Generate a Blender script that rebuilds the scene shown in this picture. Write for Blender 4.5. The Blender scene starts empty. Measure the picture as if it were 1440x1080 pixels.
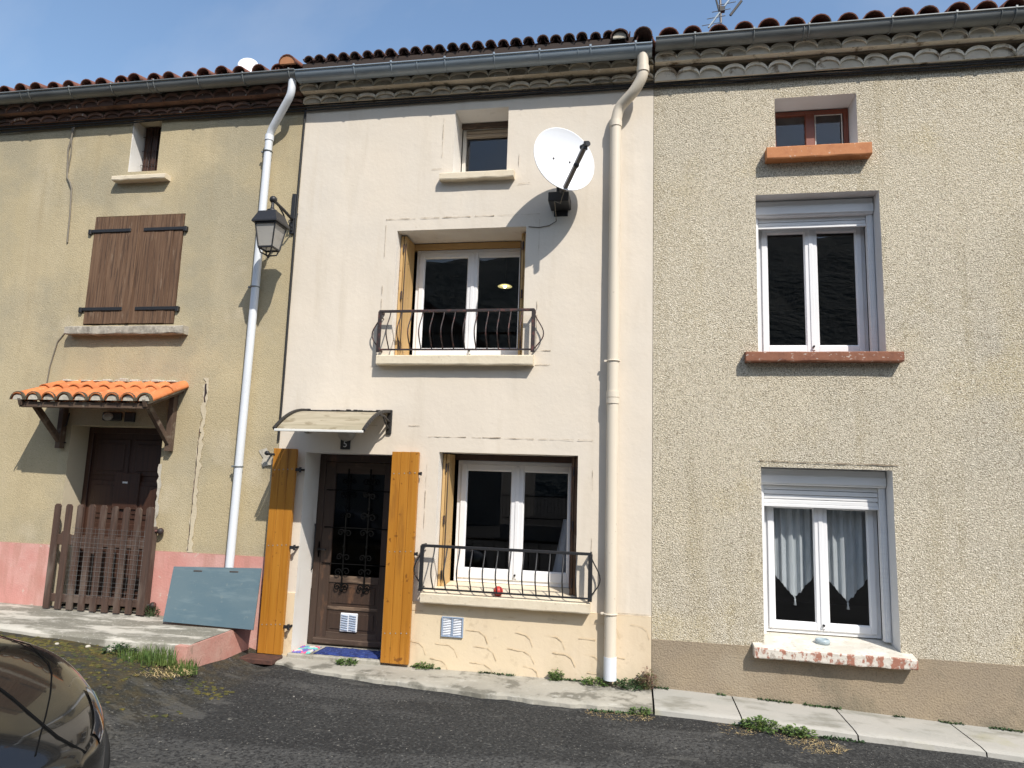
import bpy, bmesh, math, random
from mathutils import Vector, Matrix, noise
R = math.radians
random.seed(7)
S = bpy.context.scene
COL = S.collection

# ------------------------------------------------------------------ camera, sky, sun, exposure
YAW, PITCH, ROLL, FPX, CAMD, CAMZ = 0.18124, 0.14056, -0.033355, 952.71, 7.4, 2.05
def cam_axes():
    cy, sy, cp, sp = math.cos(YAW), math.sin(YAW), math.cos(PITCH), math.sin(PITCH)
    f = Vector((-sy*cp, cy*cp, sp)); rt = Vector((cy, sy, 0)); dn = f.cross(rt)
    c, s = math.cos(ROLL), math.sin(ROLL)
    return c*rt + s*dn, -s*rt + c*dn, f
rt_, dn_, fw_ = cam_axes()
cd = bpy.data.cameras.new("Camera"); cam = bpy.data.objects.new("Camera", cd); COL.objects.link(cam)
cd.sensor_fit = 'HORIZONTAL'; cd.sensor_width = 36; cd.lens = FPX*36/1440; cd.clip_end = 3000; cd.clip_start = 0.05
m3 = Matrix((rt_, -dn_, -fw_)).transposed()
cam.matrix_world = Matrix.Translation((0, -CAMD, CAMZ)) @ m3.to_4x4()
S.camera = cam

SUN = Vector((0.75, -1.0, 1.30)).normalized()
W = bpy.data.worlds.new("World"); S.world = W; W.use_nodes = True
nt = W.node_tree; bgn = nt.nodes['Background']
sky = nt.nodes.new('ShaderNodeTexSky'); sky.sky_type = 'NISHITA'; sky.sun_disc = False
sky.sun_elevation = math.asin(SUN.z); sky.sun_rotation = math.atan2(SUN.x, SUN.y)
sky.altitude = 300; sky.air_density = 1.4; sky.dust_density = 1.2; sky.ozone_density = 3.0
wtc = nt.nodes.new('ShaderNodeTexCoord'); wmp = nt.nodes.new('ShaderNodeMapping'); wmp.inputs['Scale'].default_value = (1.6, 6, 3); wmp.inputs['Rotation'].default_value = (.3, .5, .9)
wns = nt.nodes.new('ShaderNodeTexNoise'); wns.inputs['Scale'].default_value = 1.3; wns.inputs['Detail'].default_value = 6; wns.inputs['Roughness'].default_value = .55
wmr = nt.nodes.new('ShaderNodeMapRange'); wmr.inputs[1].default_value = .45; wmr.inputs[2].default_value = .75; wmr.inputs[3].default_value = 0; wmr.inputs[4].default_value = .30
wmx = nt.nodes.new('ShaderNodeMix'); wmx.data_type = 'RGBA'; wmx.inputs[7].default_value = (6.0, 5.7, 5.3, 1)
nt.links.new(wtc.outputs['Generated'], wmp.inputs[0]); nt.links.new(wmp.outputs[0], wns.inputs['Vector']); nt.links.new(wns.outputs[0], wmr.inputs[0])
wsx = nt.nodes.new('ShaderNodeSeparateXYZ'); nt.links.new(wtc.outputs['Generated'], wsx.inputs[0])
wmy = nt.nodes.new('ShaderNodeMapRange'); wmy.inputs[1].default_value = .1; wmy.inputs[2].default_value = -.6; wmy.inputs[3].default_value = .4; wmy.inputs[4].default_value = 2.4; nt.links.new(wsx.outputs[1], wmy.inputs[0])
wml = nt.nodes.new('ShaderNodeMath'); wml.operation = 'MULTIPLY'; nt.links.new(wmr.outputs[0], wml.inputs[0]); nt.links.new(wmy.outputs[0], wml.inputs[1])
nt.links.new(wml.outputs[0], wmx.inputs[0]); nt.links.new(sky.outputs[0], wmx.inputs[6])   # thin cirrus veil; thicker unseen cloud added behind the camera lifts facade shade
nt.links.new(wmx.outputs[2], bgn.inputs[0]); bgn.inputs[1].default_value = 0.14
sl = bpy.data.lights.new("sun", 'SUN'); sl.energy = 3.6; sl.angle = R(0.53); sl.color = (1.0, 0.945, 0.86)
so = bpy.data.objects.new("sun", sl); COL.objects.link(so)
so.rotation_euler = SUN.to_track_quat('Z', 'Y').to_euler(); so.location = (10, -15, 20)
S.view_settings.view_transform = 'Standard'; S.view_settings.look = 'None'
S.view_settings.gamma = 1; S.view_settings.exposure = 0.42
S.cycles.max_bounces = 8; S.cycles.transparent_max_bounces = 16

# ------------------------------------------------------------------ materials
def srgb(r, g, b):
    f = lambda c: (c/255/12.92) if c/255 <= .04045 else ((c/255+.055)/1.055)**2.4
    return (f(r), f(g), f(b))
def mat(name, col, rough=.8, metal=0, vary=(), bump=(), spec=.5, coat=0, coord='Object', emit=None, trans=0):
    """vary: (scale(x,y,z), detail, lo, hi, colour, amount); bump: (scale, strength, distance, kind)"""
    m = bpy.data.materials.new(name); m.use_nodes = True
    n = m.node_tree.nodes; l = m.node_tree.links; b = n['Principled BSDF']
    b.inputs['Roughness'].default_value = rough; b.inputs['Metallic'].default_value = metal
    b.inputs['Specular IOR Level'].default_value = spec; b.inputs['Coat Weight'].default_value = coat
    b.inputs['Coat Roughness'].default_value = .03
    b.inputs['Base Color'].default_value = (*col, 1)
    tc = n.new('ShaderNodeTexCoord')
    def mp(sc):
        q = n.new('ShaderNodeMapping'); l.new(tc.outputs[coord], q.inputs[0])
        q.inputs['Scale'].default_value = sc if isinstance(sc, tuple) else (sc,)*3
        q.inputs['Location'].default_value = (random.random()*9, random.random()*9, random.random()*9)
        return q
    prev = None
    for sc, det, lo, hi, c2, amt in vary:
        q = mp(sc); t = n.new('ShaderNodeTexNoise'); l.new(q.outputs[0], t.inputs['Vector'])
        t.inputs['Scale'].default_value = 1; t.inputs['Detail'].default_value = det; t.inputs['Roughness'].default_value = .6
        r = n.new('ShaderNodeMapRange'); l.new(t.outputs[0], r.inputs[0])
        r.inputs[1].default_value = lo; r.inputs[2].default_value = hi; r.inputs[3].default_value = 0; r.inputs[4].default_value = amt
        x = n.new('ShaderNodeMix'); x.data_type = 'RGBA'; l.new(r.outputs[0], x.inputs[0])
        if prev: l.new(prev, x.inputs[6])
        else: x.inputs[6].default_value = (*col, 1)
        x.inputs[7].default_value = (*c2, 1); prev = x.outputs[2]
    if prev: l.new(prev, b.inputs['Base Color'])
    pb = None
    for sc, st, di, kind in bump:
        q = mp(sc)
        if kind == 'v':
            t = n.new('ShaderNodeTexVoronoi'); t.feature = 'SMOOTH_F1'; t.inputs['Smoothness'].default_value = .6; o = t.outputs['Distance']
        else:
            t = n.new('ShaderNodeTexNoise'); t.inputs['Detail'].default_value = 4; o = t.outputs[0]
        t.inputs['Scale'].default_value = 1; l.new(q.outputs[0], t.inputs['Vector'])
        k = n.new('ShaderNodeBump'); k.inputs['Strength'].default_value = st; k.inputs['Distance'].default_value = di
        if kind == 'v': k.invert = True
        l.new(o, k.inputs['Height'])
        if pb: l.new(pb, k.inputs['Normal'])
        pb = k.outputs[0]
    if pb: l.new(pb, b.inputs['Normal'])
    if emit:
        b.inputs['Emission Color'].default_value = (*emit[0], 1); b.inputs['Emission Strength'].default_value = emit[1]
    if trans:
        tr = n.new('ShaderNodeBsdfTranslucent'); mx = n.new('ShaderNodeMixShader'); mx.inputs[0].default_value = trans
        tr.inputs[0].default_value = (*col, 1)
        if prev: l.new(prev, tr.inputs[0])
        l.new(b.outputs[0], mx.inputs[1]); l.new(tr.outputs[0], mx.inputs[2]); l.new(mx.outputs[0], n['Material Output'].inputs[0])
    return m
def glassmat(name, tint=.9, ior=1.45, rough=.0):
    m = bpy.data.materials.new(name); m.use_nodes = True; n = m.node_tree.nodes; l = m.node_tree.links
    n.remove(n['Principled BSDF'])
    ge = n.new('ShaderNodeNewGeometry'); dt = n.new('ShaderNodeVectorMath'); dt.operation = 'DOT_PRODUCT'
    l.new(ge.outputs['Normal'], dt.inputs[0]); l.new(ge.outputs['Incoming'], dt.inputs[1])
    def mth(op, a, v=None, c=None):
        q = n.new('ShaderNodeMath'); q.operation = op; l.new(a, q.inputs[0])
        if v is not None: q.inputs[1].default_value = v
        if c is not None: q.inputs[2].default_value = c
        return q
    ab = mth('ABSOLUTE', dt.outputs['Value']); iv = mth('MULTIPLY_ADD', ab.outputs[0], -1, 1); pw = mth('POWER', iv.outputs[0], 5)
    f0 = ((ior-1)/(ior+1))**2; fr = mth('MULTIPLY_ADD', pw.outputs[0], 1-f0, f0)
    t = n.new('ShaderNodeBsdfTransparent'); t.inputs[0].default_value = (tint, tint, tint*1.01, 1)
    g = n.new('ShaderNodeBsdfGlossy'); g.inputs['Roughness'].default_value = rough
    mx = n.new('ShaderNodeMixShader'); l.new(fr.outputs[0], mx.inputs[0]); l.new(t.outputs[0], mx.inputs[1]); l.new(g.outputs[0], mx.inputs[2])
    l.new(mx.outputs[0], n['Material Output'].inputs[0]); return m

M = {}
M['ochre'] = mat('ochre_plaster', (.47, .39, .240), .95, vary=[
    (.7, 6, .42, .58, (.37, .325, .225), .9), (.45, 5, .52, .62, (.54, .445, .275), .7), ((2.2, 2.2, .35), 5, .52, .75, (.54, .46, .31), .55), ((4, 4, .5), 4, .58, .75, (.36, .285, .17), .45),
    (1.3, 6, .60, .72, (.58, .50, .36), .5), (80, 3, .55, .66, (.27, .215, .13), .5), (70, 3, .57, .66, (.56, .48, .33), .4)],
    bump=[(80, .55, .012, 'n'), (7, .3, .012, 'n')])
M['pink'] = mat('pink_paint', (.60, .285, .245), .9, vary=[(1.6, 5, .42, .62, (.66, .40, .35), .8), ((5, 5, 1), 6, .54, .66, (.47, .23, .18), .55), (7, 6, .64, .67, (.62, .52, .44), .7), (60, 3, .6, .75, (.45, .2, .18), .4)],
    bump=[(55, .4, .008, 'n')])
M['cream'] = mat('cream_paint', (.715, .632, .522), .85, vary=[
    (.5, 5, .4, .7, (.665, .61, .53), .8), ((1.6, 1.6, .3), 5, .52, .72, (.79, .70, .58), .6), ((5, 5, .5), 6, .55, .70, (.60, .52, .41), .40), (26, 3, .68, .76, (.50, .42, .33), .35)],
    bump=[(24, .16, .010, 'n'), (3.2, .35, .02, 'n'), (80, .12, .004, 'n')])
M['creamplinth'] = mat('yellow_cream_paint', (.72, .59, .405), .85, vary=[(.8, 5, .4, .7, (.69, .57, .42), .9), ((4, 4, .8), 6, .52, .66, (.60, .48, .33), .5), (9, 6, .60, .70, (.50, .39, .26), .5)],
    bump=[(20, .2, .01, 'n'), (70, .15, .004, 'n')])
M['groove'] = mat('plaster_groove', (.36, .29, .21), .95, vary=[(14, 3, .4, .6, (.62, .54, .43), 1)])
M['plinthgroove'] = mat('plinth_groove', (.56, .43, .27), .95, vary=[(14, 3, .45, .58, (.72, .58, .39), 1)])
M['rough'] = mat('beige_roughcast', (.665, .585, .44), .95, vary=[
    (.35, 4, .4, .65, (.53, .48, .385), .9), ((1.5, 1.5, .4), 5, .52, .72, (.60, .51, .34), .7), ((3.5, 3.5, .22), 5, .54, .68, (.47, .395, .255), .6), (.8, 6, .56, .66, (.60, .50, .30), .55), (84, 3, .49, .60, (.25, .205, .135), .85), (76, 3, .53, .62, (.84, .77, .63), .85)],
    bump=[(84, 1.0, .020, 'n')])
M['roughplinth'] = mat('brown_grey_roughcast', (.335, .265, .18), .95, vary=[
    (.9, 5, .4, .7, (.27, .22, .165), .9), ((1.6, 1.6, 1.4), 7, .54, .64, (.17, .15, .105), .6), (55, 2, .52, .68, (.19, .145, .10), .6), (1.8, 4, .6, .72, (.36, .30, .22), .6)],
    bump=[(60, .7, .014, 'n')])
M['reveal'] = mat('white_reveal_paint', (.80, .79, .77), .8, vary=[(2, 4, .5, .7, (.72, .70, .66), .7), ((9, 9, 1.5), 5, .62, .74, (.5, .47, .42), .4)], bump=[(30, .2, .006, 'n')])
M['creamreveal'] = mat('cream_reveal_paint', (.80, .76, .70), .8, vary=[(2, 4, .5, .7, (.74, .68, .60), .7), ((9, 9, 1.5), 5, .62, .74, (.5, .45, .38), .4)], bump=[(30, .2, .006, 'n')])
M['ochrereveal'] = mat('ochre_reveal', (.58, .50, .36), .9, vary=[(2, 4, .5, .7, (.50, .42, .29), .7)], bump=[(40, .4, .008, 'n')])
M['greyreveal'] = mat('pale_grey_reveal', (.72, .71, .70), .75, vary=[(2, 4, .5, .7, (.64, .63, .61), .7)], bump=[(30, .2, .006, 'n')])
M['sillcream'] = mat('cream_sill_stone', (.72, .63, .48), .85, vary=[(5, 5, .45, .7, (.64, .54, .39), .8), (22, 4, .6, .72, (.42, .35, .25), .5)], bump=[(30, .3, .008, 'n')])
M['sillgrey'] = mat('weathered_sill_stone', (.42, .38, .31), .9, vary=[(7, 5, .42, .62, (.20, .18, .15), .9), (25, 4, .58, .68, (.60, .55, .46), .7)], bump=[(25, .5, .012, 'n')])
M['sillorange'] = mat('orange_painted_sill', (.50, .20, .075), .75, vary=[(9, 5, .5, .7, (.40, .14, .05), .8), (28, 4, .63, .68, (.65, .52, .40), .8)], bump=[(28, .3, .006, 'n')])
M['sillred'] = mat('peeling_red_sill', (.26, .105, .058), .8, vary=[(9, 5, .45, .7, (.19, .075, .042), .8), ((22, 22, 40), 6, .60, .64, (.56, .47, .40), .85), ((7, 7, 12), 5, .60, .66, (.17, .06, .04), .8)], bump=[(26, .5, .008, 'n')])
M['sillworn'] = mat('worn_white_red_sill', (.66, .61, .53), .85, vary=[((18, 18, 10), 6, .49, .55, (.33, .11, .06), .9), (11, 6, .60, .64, (.36, .31, .26), .8), (26, 4, .58, .66, (.5, .45, .38), .8)], bump=[(24, .6, .012, 'n')])
M['silltopworn'] = mat('worn_sill_top', (.58, .54, .46), .85, vary=[(6, 5, .45, .62, (.72, .68, .6), .8), (24, 4, .58, .68, (.40, .36, .3), .7)], bump=[(24, .4, .01, 'n')])
M['pvc'] = mat('white_window_paint', (.82, .82, .83), .35, vary=[(3, 4, .5, .7, (.76, .76, .76), .6)])
M['pvcgrey'] = mat('pale_shutter_box', (.80, .80, .80), .4, vary=[((2, 2, 40), 3, .5, .7, (.70, .70, .70), .5)])
M['oldwhite'] = mat('worn_white_wood', (.66, .63, .57), .6, vary=[((30, 30, 2), 4, .5, .7, (.50, .46, .40), .6)])
M['glass'] = glassmat('window_glass', .97, 1.5)
M['lampglass'] = mat('frosted_lamp_glass', (.62, .60, .56), .35, vary=[((3, 3, 9), 4, .5, .7, (.50, .47, .42), .7)], trans=.5)
M['blackmetal'] = mat('black_wrought_iron', (.018, .018, .020), .5, vary=[(40, 3, .6, .7, (.06, .045, .035), .5)], bump=[(60, .2, .003, 'n')])
M['rustmetal'] = mat('dark_rusting_iron', (.030, .022, .022), .6, vary=[(22, 3, .5, .64, (.15, .05, .04), .6)])
M['brownwood'] = mat('weathered_brown_wood', (.120, .064, .034), .8, vary=[((40, 40, 1.4), 5, .45, .62, (.180, .105, .060), .9), ((50, 50, 2), 4, .52, .62, (.05, .027, .016), .8), ((16, 16, 3), 4, .60, .70, (.26, .185, .125), .6)],
    bump=[((70, 70, 2), .5, .004, 'n')])
M['darkdoor'] = mat('dark_stained_door_wood', (.060, .027, .017), .45, vary=[((40, 40, 1.5), 5, .45, .66, (.035, .016, .011), .8)], bump=[((60, 60, 2), .3, .003, 'n')])
M['olddoor'] = mat('worn_brown_door_wood', (.052, .031, .021), .5, vary=[((40, 40, 2), 5, .45, .66, (.04, .024, .017), .8), ((8, 8, 3), 4, .58, .7, (.17, .085, .045), .6)], bump=[((60, 60, 2), .3, .003, 'n')])
M['olddoorh'] = mat('worn_brown_rail_wood', (.075, .048, .033), .6, vary=[((2, 40, 40), 5, .45, .66, (.05, .032, .022), .8), ((3, 12, 12), 4, .57, .68, (.22, .15, .10), .7)], bump=[((2, 60, 60), .3, .003, 'n')])
M['gatewood'] = mat('greyed_picket_wood', (.085, .048, .034), .9, vary=[((40, 40, 1.6), 5, .42, .62, (.05, .031, .024), .8), ((6, 6, 1.2), 5, .52, .68, (.16, .125, .10), .8)], bump=[((70, 70, 2), .5, .004, 'n')])
M['amber'] = mat('amber_varnished_wood', (.44, .185, .022), .42, vary=[((24, 24, .9), 5, .45, .66, (.36, .14, .014), .85), ((55, 55, 1.5), 4, .56, .68, (.50, .235, .035), .6), (11, 2, .66, .72, (.17, .06, .01), .8), ((9, 9, 1.2), 6, .57, .68, (.27, .11, .018), .7)], bump=[((60, 60, 1.5), .15, .003, 'n')])
M['pine'] = mat('pale_pine_shutter', (.56, .37, .16), .6, vary=[((30, 30, 1.0), 5, .45, .66, (.48, .29, .11), .8), (14, 2, .68, .74, (.25, .13, .05), .7)], bump=[((60, 60, 1.5), .2, .003, 'n')])
M['pineh'] = mat('pine_head_board', (.52, .33, .14), .6, vary=[((1.0, 30, 30), 5, .45, .66, (.42, .25, .10), .8)])
M['redwood'] = mat('red_brown_window_wood', (.20, .055, .028), .4, vary=[((3, 30, 3), 5, .45, .66, (.13, .035, .02), .8)])
M['zinc'] = mat('grey_zinc', (.30, .355, .40), .42, .25, vary=[((1.5, 9, 9), 4, .45, .66, (.24, .285, .32), .8), ((4, 20, 20), 4, .6, .7, (.42, .45, .46), .6)])
M['zincold'] = mat('dull_zinc', (.22, .235, .235), .5, .25, vary=[((1.5, 9, 9), 4, .45, .66, (.13, .14, .14), .8), ((4, 20, 20), 4, .6, .7, (.27, .26, .24), .6)])
M['whitepipe'] = mat('white_pipe_plastic', (.72, .75, .79), .45, vary=[((6, 6, 1), 4, .5, .7, (.64, .66, .69), .6)])
M['creampipe'] = mat('cream_painted_pipe', (.70, .62, .50), .55, vary=[((8, 8, .8), 4, .5, .7, (.62, .54, .43), .6), (18, 4, .66, .72, (.35, .28, .2), .5)])
M['tile'] = mat('old_roof_tile', (.20, .075, .050), .9, vary=[(3.5, 4, .42, .64, (.13, .055, .042), .9), (16, 4, .55, .66, (.30, .15, .10), .7), (7, 5, .58, .68, (.075, .065, .05), .9)], bump=[(40, .4, .008, 'n')])
M['tiledark'] = mat('sooty_roof_tile', (.105, .052, .040), .9, vary=[(4, 4, .42, .64, (.07, .043, .036), .9), (16, 4, .55, .66, (.17, .10, .075), .7), (9, 5, .58, .66, (.07, .07, .05), .9)], bump=[(40, .4, .008, 'n')])
M['neworange'] = mat('orange_canopy_tile', (.62, .205, .065), .8, vary=[(3.2, 4, .42, .64, (.50, .15, .045), .9), (18, 4, .58, .70, (.70, .33, .16), .6), (6, 5, .62, .70, (.30, .13, .07), .5)], bump=[(40, .3, .006, 'n')])
M['terracotta'] = mat('terracotta_end', (.60, .27, .13), .85, vary=[(14, 4, .45, .65, (.52, .22, .10), .8)])
M['mossytile'] = mat('mossy_tile_rim', (.075, .062, .042), .95, vary=[(20, 4, .5, .62, (.13, .12, .07), .9)], bump=[(50, .6, .01, 'n')])
M['cornice'] = mat('beige_cornice_mortar', (.80, .73, .60), .9, vary=[(2.0, 5, .45, .62, (.70, .63, .51), .9), (5, 5, .585, .66, (.20, .135, .075), .9), (18, 4, .6, .7, (.58, .53, .44), .7), (1.1, 4, .62, .70, (.15, .10, .06), .9)], bump=[(30, .4, .01, 'n')])
M['cornicemid'] = mat('grey_lichen_cornice', (.58, .51, .40), .92, vary=[(2.4, 5, .45, .62, (.44, .38, .28), .9), (7, 5, .56, .64, (.17, .14, .09), .9), (16, 4, .62, .68, (.66, .62, .54), .8)], bump=[(30, .5, .01, 'n')])
M['cornicebrown'] = mat('brown_tile_cornice', (.21, .12, .085), .92, vary=[(2.4, 5, .45, .62, (.115, .062, .043), .9), (7, 5, .57, .64, (.07, .05, .04), .9), (11, 4, .66, .70, (.58, .53, .45), .8)], bump=[(30, .5, .01, 'n')])
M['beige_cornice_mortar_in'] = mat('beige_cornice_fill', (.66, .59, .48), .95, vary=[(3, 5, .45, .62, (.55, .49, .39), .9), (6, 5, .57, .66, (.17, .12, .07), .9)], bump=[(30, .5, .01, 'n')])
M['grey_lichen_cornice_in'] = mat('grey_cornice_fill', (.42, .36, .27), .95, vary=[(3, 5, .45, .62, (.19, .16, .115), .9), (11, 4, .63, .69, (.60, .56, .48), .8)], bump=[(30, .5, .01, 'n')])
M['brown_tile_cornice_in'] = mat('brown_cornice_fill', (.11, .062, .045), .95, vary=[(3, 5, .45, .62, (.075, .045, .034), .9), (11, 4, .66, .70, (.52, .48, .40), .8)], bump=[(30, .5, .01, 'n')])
M['bed'] = mat('shaded_mortar_bed', (.24, .195, .14), .95, vary=[(4, 5, .45, .62, (.15, .115, .08), .9)], bump=[(30, .5, .01, 'n')])  # dark mortar colour stands in for shade between the cornice arches
M['mortar'] = mat('pale_mortar', (.52, .48, .40), .95, vary=[(12, 5, .45, .62, (.40, .36, .29), .9)], bump=[(30, .6, .01, 'n')])
M['fascia'] = mat('brown_fascia_board', (.042, .026, .019), .8, vary=[((1, 30, 30), 4, .45, .65, (.028, .018, .014), .8)])
M['beam'] = mat('grey_brown_beam', (.115, .075, .050), .9, vary=[((2, 2, 2), 5, .42, .62, (.07, .042, .03), .9), (9, 4, .55, .66, (.20, .16, .12), .8)], bump=[(40, .4, .006, 'n')])
M['cable'] = mat('black_cable_rubber', (.016, .015, .015), .6)
M['greycable'] = mat('grey_cable', (.20, .175, .14), .8)
M['concrete'] = mat('pale_worn_concrete', (.40, .375, .315), .92, vary=[(1.1, 6, .44, .62, (.31, .29, .24), .9), (3.2, 6, .52, .60, (.15, .14, .11), .85), (9, 5, .58, .68, (.50, .48, .42), .6), (40, 3, .58, .70, (.28, .26, .22), .6)], bump=[(14, .5, .012, 'n'), (70, .3, .005, 'n')])
M['terrace'] = mat('lichened_concrete', (.52, .49, .42), .92, vary=[((1.2, 3.4, 1), 7, .45, .53, (.17, .16, .125), .9), ((3, 8, 4), 7, .50, .58, (.24, .225, .18), .8), (30, 4, .58, .7, (.66, .63, .57), .6)], bump=[(14, .5, .012, 'n'), (70, .3, .005, 'n')])
M['pinkconc'] = mat('faded_pink_concrete', (.52, .25, .20), .92, vary=[(3, 5, .45, .65, (.58, .36, .29), .8), (8, 5, .6, .68, (.30, .2, .15), .7), (50, 3, .58, .7, (.40, .19, .15), .5)], bump=[(40, .5, .01, 'n')])
M['slab'] = mat('grey_paving_slab', (.42, .40, .355), .9, vary=[((1.2, 2.5, 1), 6, .46, .62, (.37, .36, .32), .9), ((2.2, 4, 2), 8, .52, .66, (.22, .21, .17), .8), (1.6, 4, .60, .70, (.36, .34, .22), .6), (60, 3, .6, .7, (.36, .34, .3), .5)], bump=[(30, .4, .008, 'n')])
M['panel'] = mat('blue_grey_plastic_sheet', (.108, .155, .172), .4, vary=[((1.5, 1.5, 3), 5, .42, .64, (.083, .133, .158), .9), ((2.5, 2.5, 14), 6, .54, .66, (.135, .185, .20), .8), (14, 5, .62, .68, (.16, .20, .20), .6)])
M['polycarb'] = mat('yellowed_polycarbonate', (.62, .55, .41), .4, vary=[((.6, 7, 7), 4, .45, .60, (.50, .44, .31), .9), ((2, 26, 26), 3, .53, .64, (.38, .32, .21), .7), ((5, 9, 9), 5, .58, .66, (.30, .235, .14), .7)], trans=.35)
M['polyedge'] = mat('pale_front_strip', (.74, .73, .68), .4)
M['blackplastic'] = mat('black_plastic', (.022, .020, .019), .45)
M['dishwhite'] = mat('white_dish_paint', (.80, .82, .86), .35, vary=[(3, 4, .5, .7, (.76, .78, .81), .6)])
M['dishgrey'] = mat('grey_arm_metal', (.15, .135, .125), .45, .6)
M['ventwhite'] = mat('white_vent_plastic', (.74, .76, .80), .45)
M['ventblue'] = mat('blue_grey_vent_frame', (.28, .35, .46), .5)
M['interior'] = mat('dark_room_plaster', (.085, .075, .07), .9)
M['net'] = mat('white_net_cloth', (.52, .57, .58), .9, vary=[((30, 30, 6), 3, .45, .65, (.42, .47, .48), .7)], trans=.15)
M['greycloth'] = mat('grey_curtain_cloth', (.30, .32, .34), .9)
M['ball'] = mat('red_rubber_ball', (.52, .045, .035), .45)
M['blind'] = mat('beige_blind_wood', (.40, .33, .25), .7, vary=[((2, 2, 60), 3, .45, .62, (.30, .24, .18), .8)])
M['greyplastic'] = mat('blue_grey_ashtray', (.36, .43, .46), .4)
M['blue'] = mat('royal_blue_cloth', (.022, .045, .20), .95, vary=[(18, 4, .45, .6, (.010, .02, .10), .9), (40, 3, .62, .68, (.25, .32, .5), .6)], bump=[(60, .8, .01, 'n')])
M['rag'] = mat('multicoloured_cloth', (.62, .60, .56), .95, vary=[((9, 9, 9), 1, .53, .55, (.75, .10, .22), 1), ((8, 8, 8), 1, .56, .58, (.15, .55, .50), 1), ((11, 11, 11), 1, .60, .62, (.16, .16, .45), 1)], bump=[(60, .8, .01, 'n')])
M['leaf'] = mat('weed_leaf', (.075, .135, .030), .7, vary=[(11, 2, .45, .6, (.13, .18, .04), .9)])
M['leafdark'] = mat('dark_weed_leaf', (.035, .075, .025), .7, vary=[(11, 2, .45, .6, (.06, .10, .03), .9)])
M['leafred'] = mat('reddish_weed_leaf', (.17, .075, .055), .7, vary=[(14, 2, .45, .55, (.12, .14, .05), .9)])
M['straw'] = mat('dry_straw', (.48, .37, .19), .9, vary=[(9, 2, .45, .6, (.34, .24, .11), .9)])
M['moss'] = mat('olive_moss', (.085, .075, .016), .95, vary=[(2.5, 4, .42, .6, (.045, .055, .016), .9), (30, 3, .5, .62, (.15, .11, .02), .8)], bump=[(60, .8, .012, 'n')])
M['pebble'] = mat('grey_pebble', (.13, .125, .115), .85, vary=[(4, 2, .5, .65, (.30, .28, .24), .9), (5, 2, .55, .65, (.09, .085, .08), .9)])
M['carpaint'] = mat('dark_bronze_paint', (.013, .0125, .0115), .17, .2, coat=1.0)
M['cardark'] = mat('car_black_trim', (.006, .006, .006), .95, spec=.05)
M['tyre'] = mat('tyre_rubber', (.018, .018, .018), .85)
M['rim'] = mat('silver_rim', (.45, .45, .46), .35, .8)
M['carglass'] = mat('car_tinted_glass', (.012, .014, .016), .04)
M['headlight'] = mat('headlight_lens', (.035, .037, .042), .06, .0, coat=1)
M['tail'] = mat('tail_lamp_red', (.30, .01, .012), .15, coat=1)
M['hill'] = mat('wooded_hillside', (.055, .072, .070), .95, vary=[(.08, 5, .45, .6, (.085, .095, .085), .9)], bump=[(.5, 1, 2, 'n')])  # bluish distance haze is mixed into the woodland colour
M['grassland'] = mat('grass_verge', (.06, .085, .03), .95, vary=[(.6, 5, .45, .6, (.09, .09, .04), .9)])
M['greyrender'] = mat('grey_render', (.22, .20, .18), .95, vary=[(.5, 4, .45, .6, (.17, .155, .14), .9)])
M['manhole'] = mat('rusty_iron_plate', (.10, .045, .032), .8, vary=[(16, 4, .45, .6, (.06, .03, .024), .9)], bump=[(40, .4, .006, 'n')])
M['bulb'] = mat('lit_bulb', (1, .9, .6), .5, emit=((1, .80, .42), 14))
M['shade'] = mat('lit_glass_shade', (.7, .62, .4), .5, emit=((.85, .75, .32), .55))
M['mirrorwhite'] = mat('white_numeral', (.72, .72, .70), .5)

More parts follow.
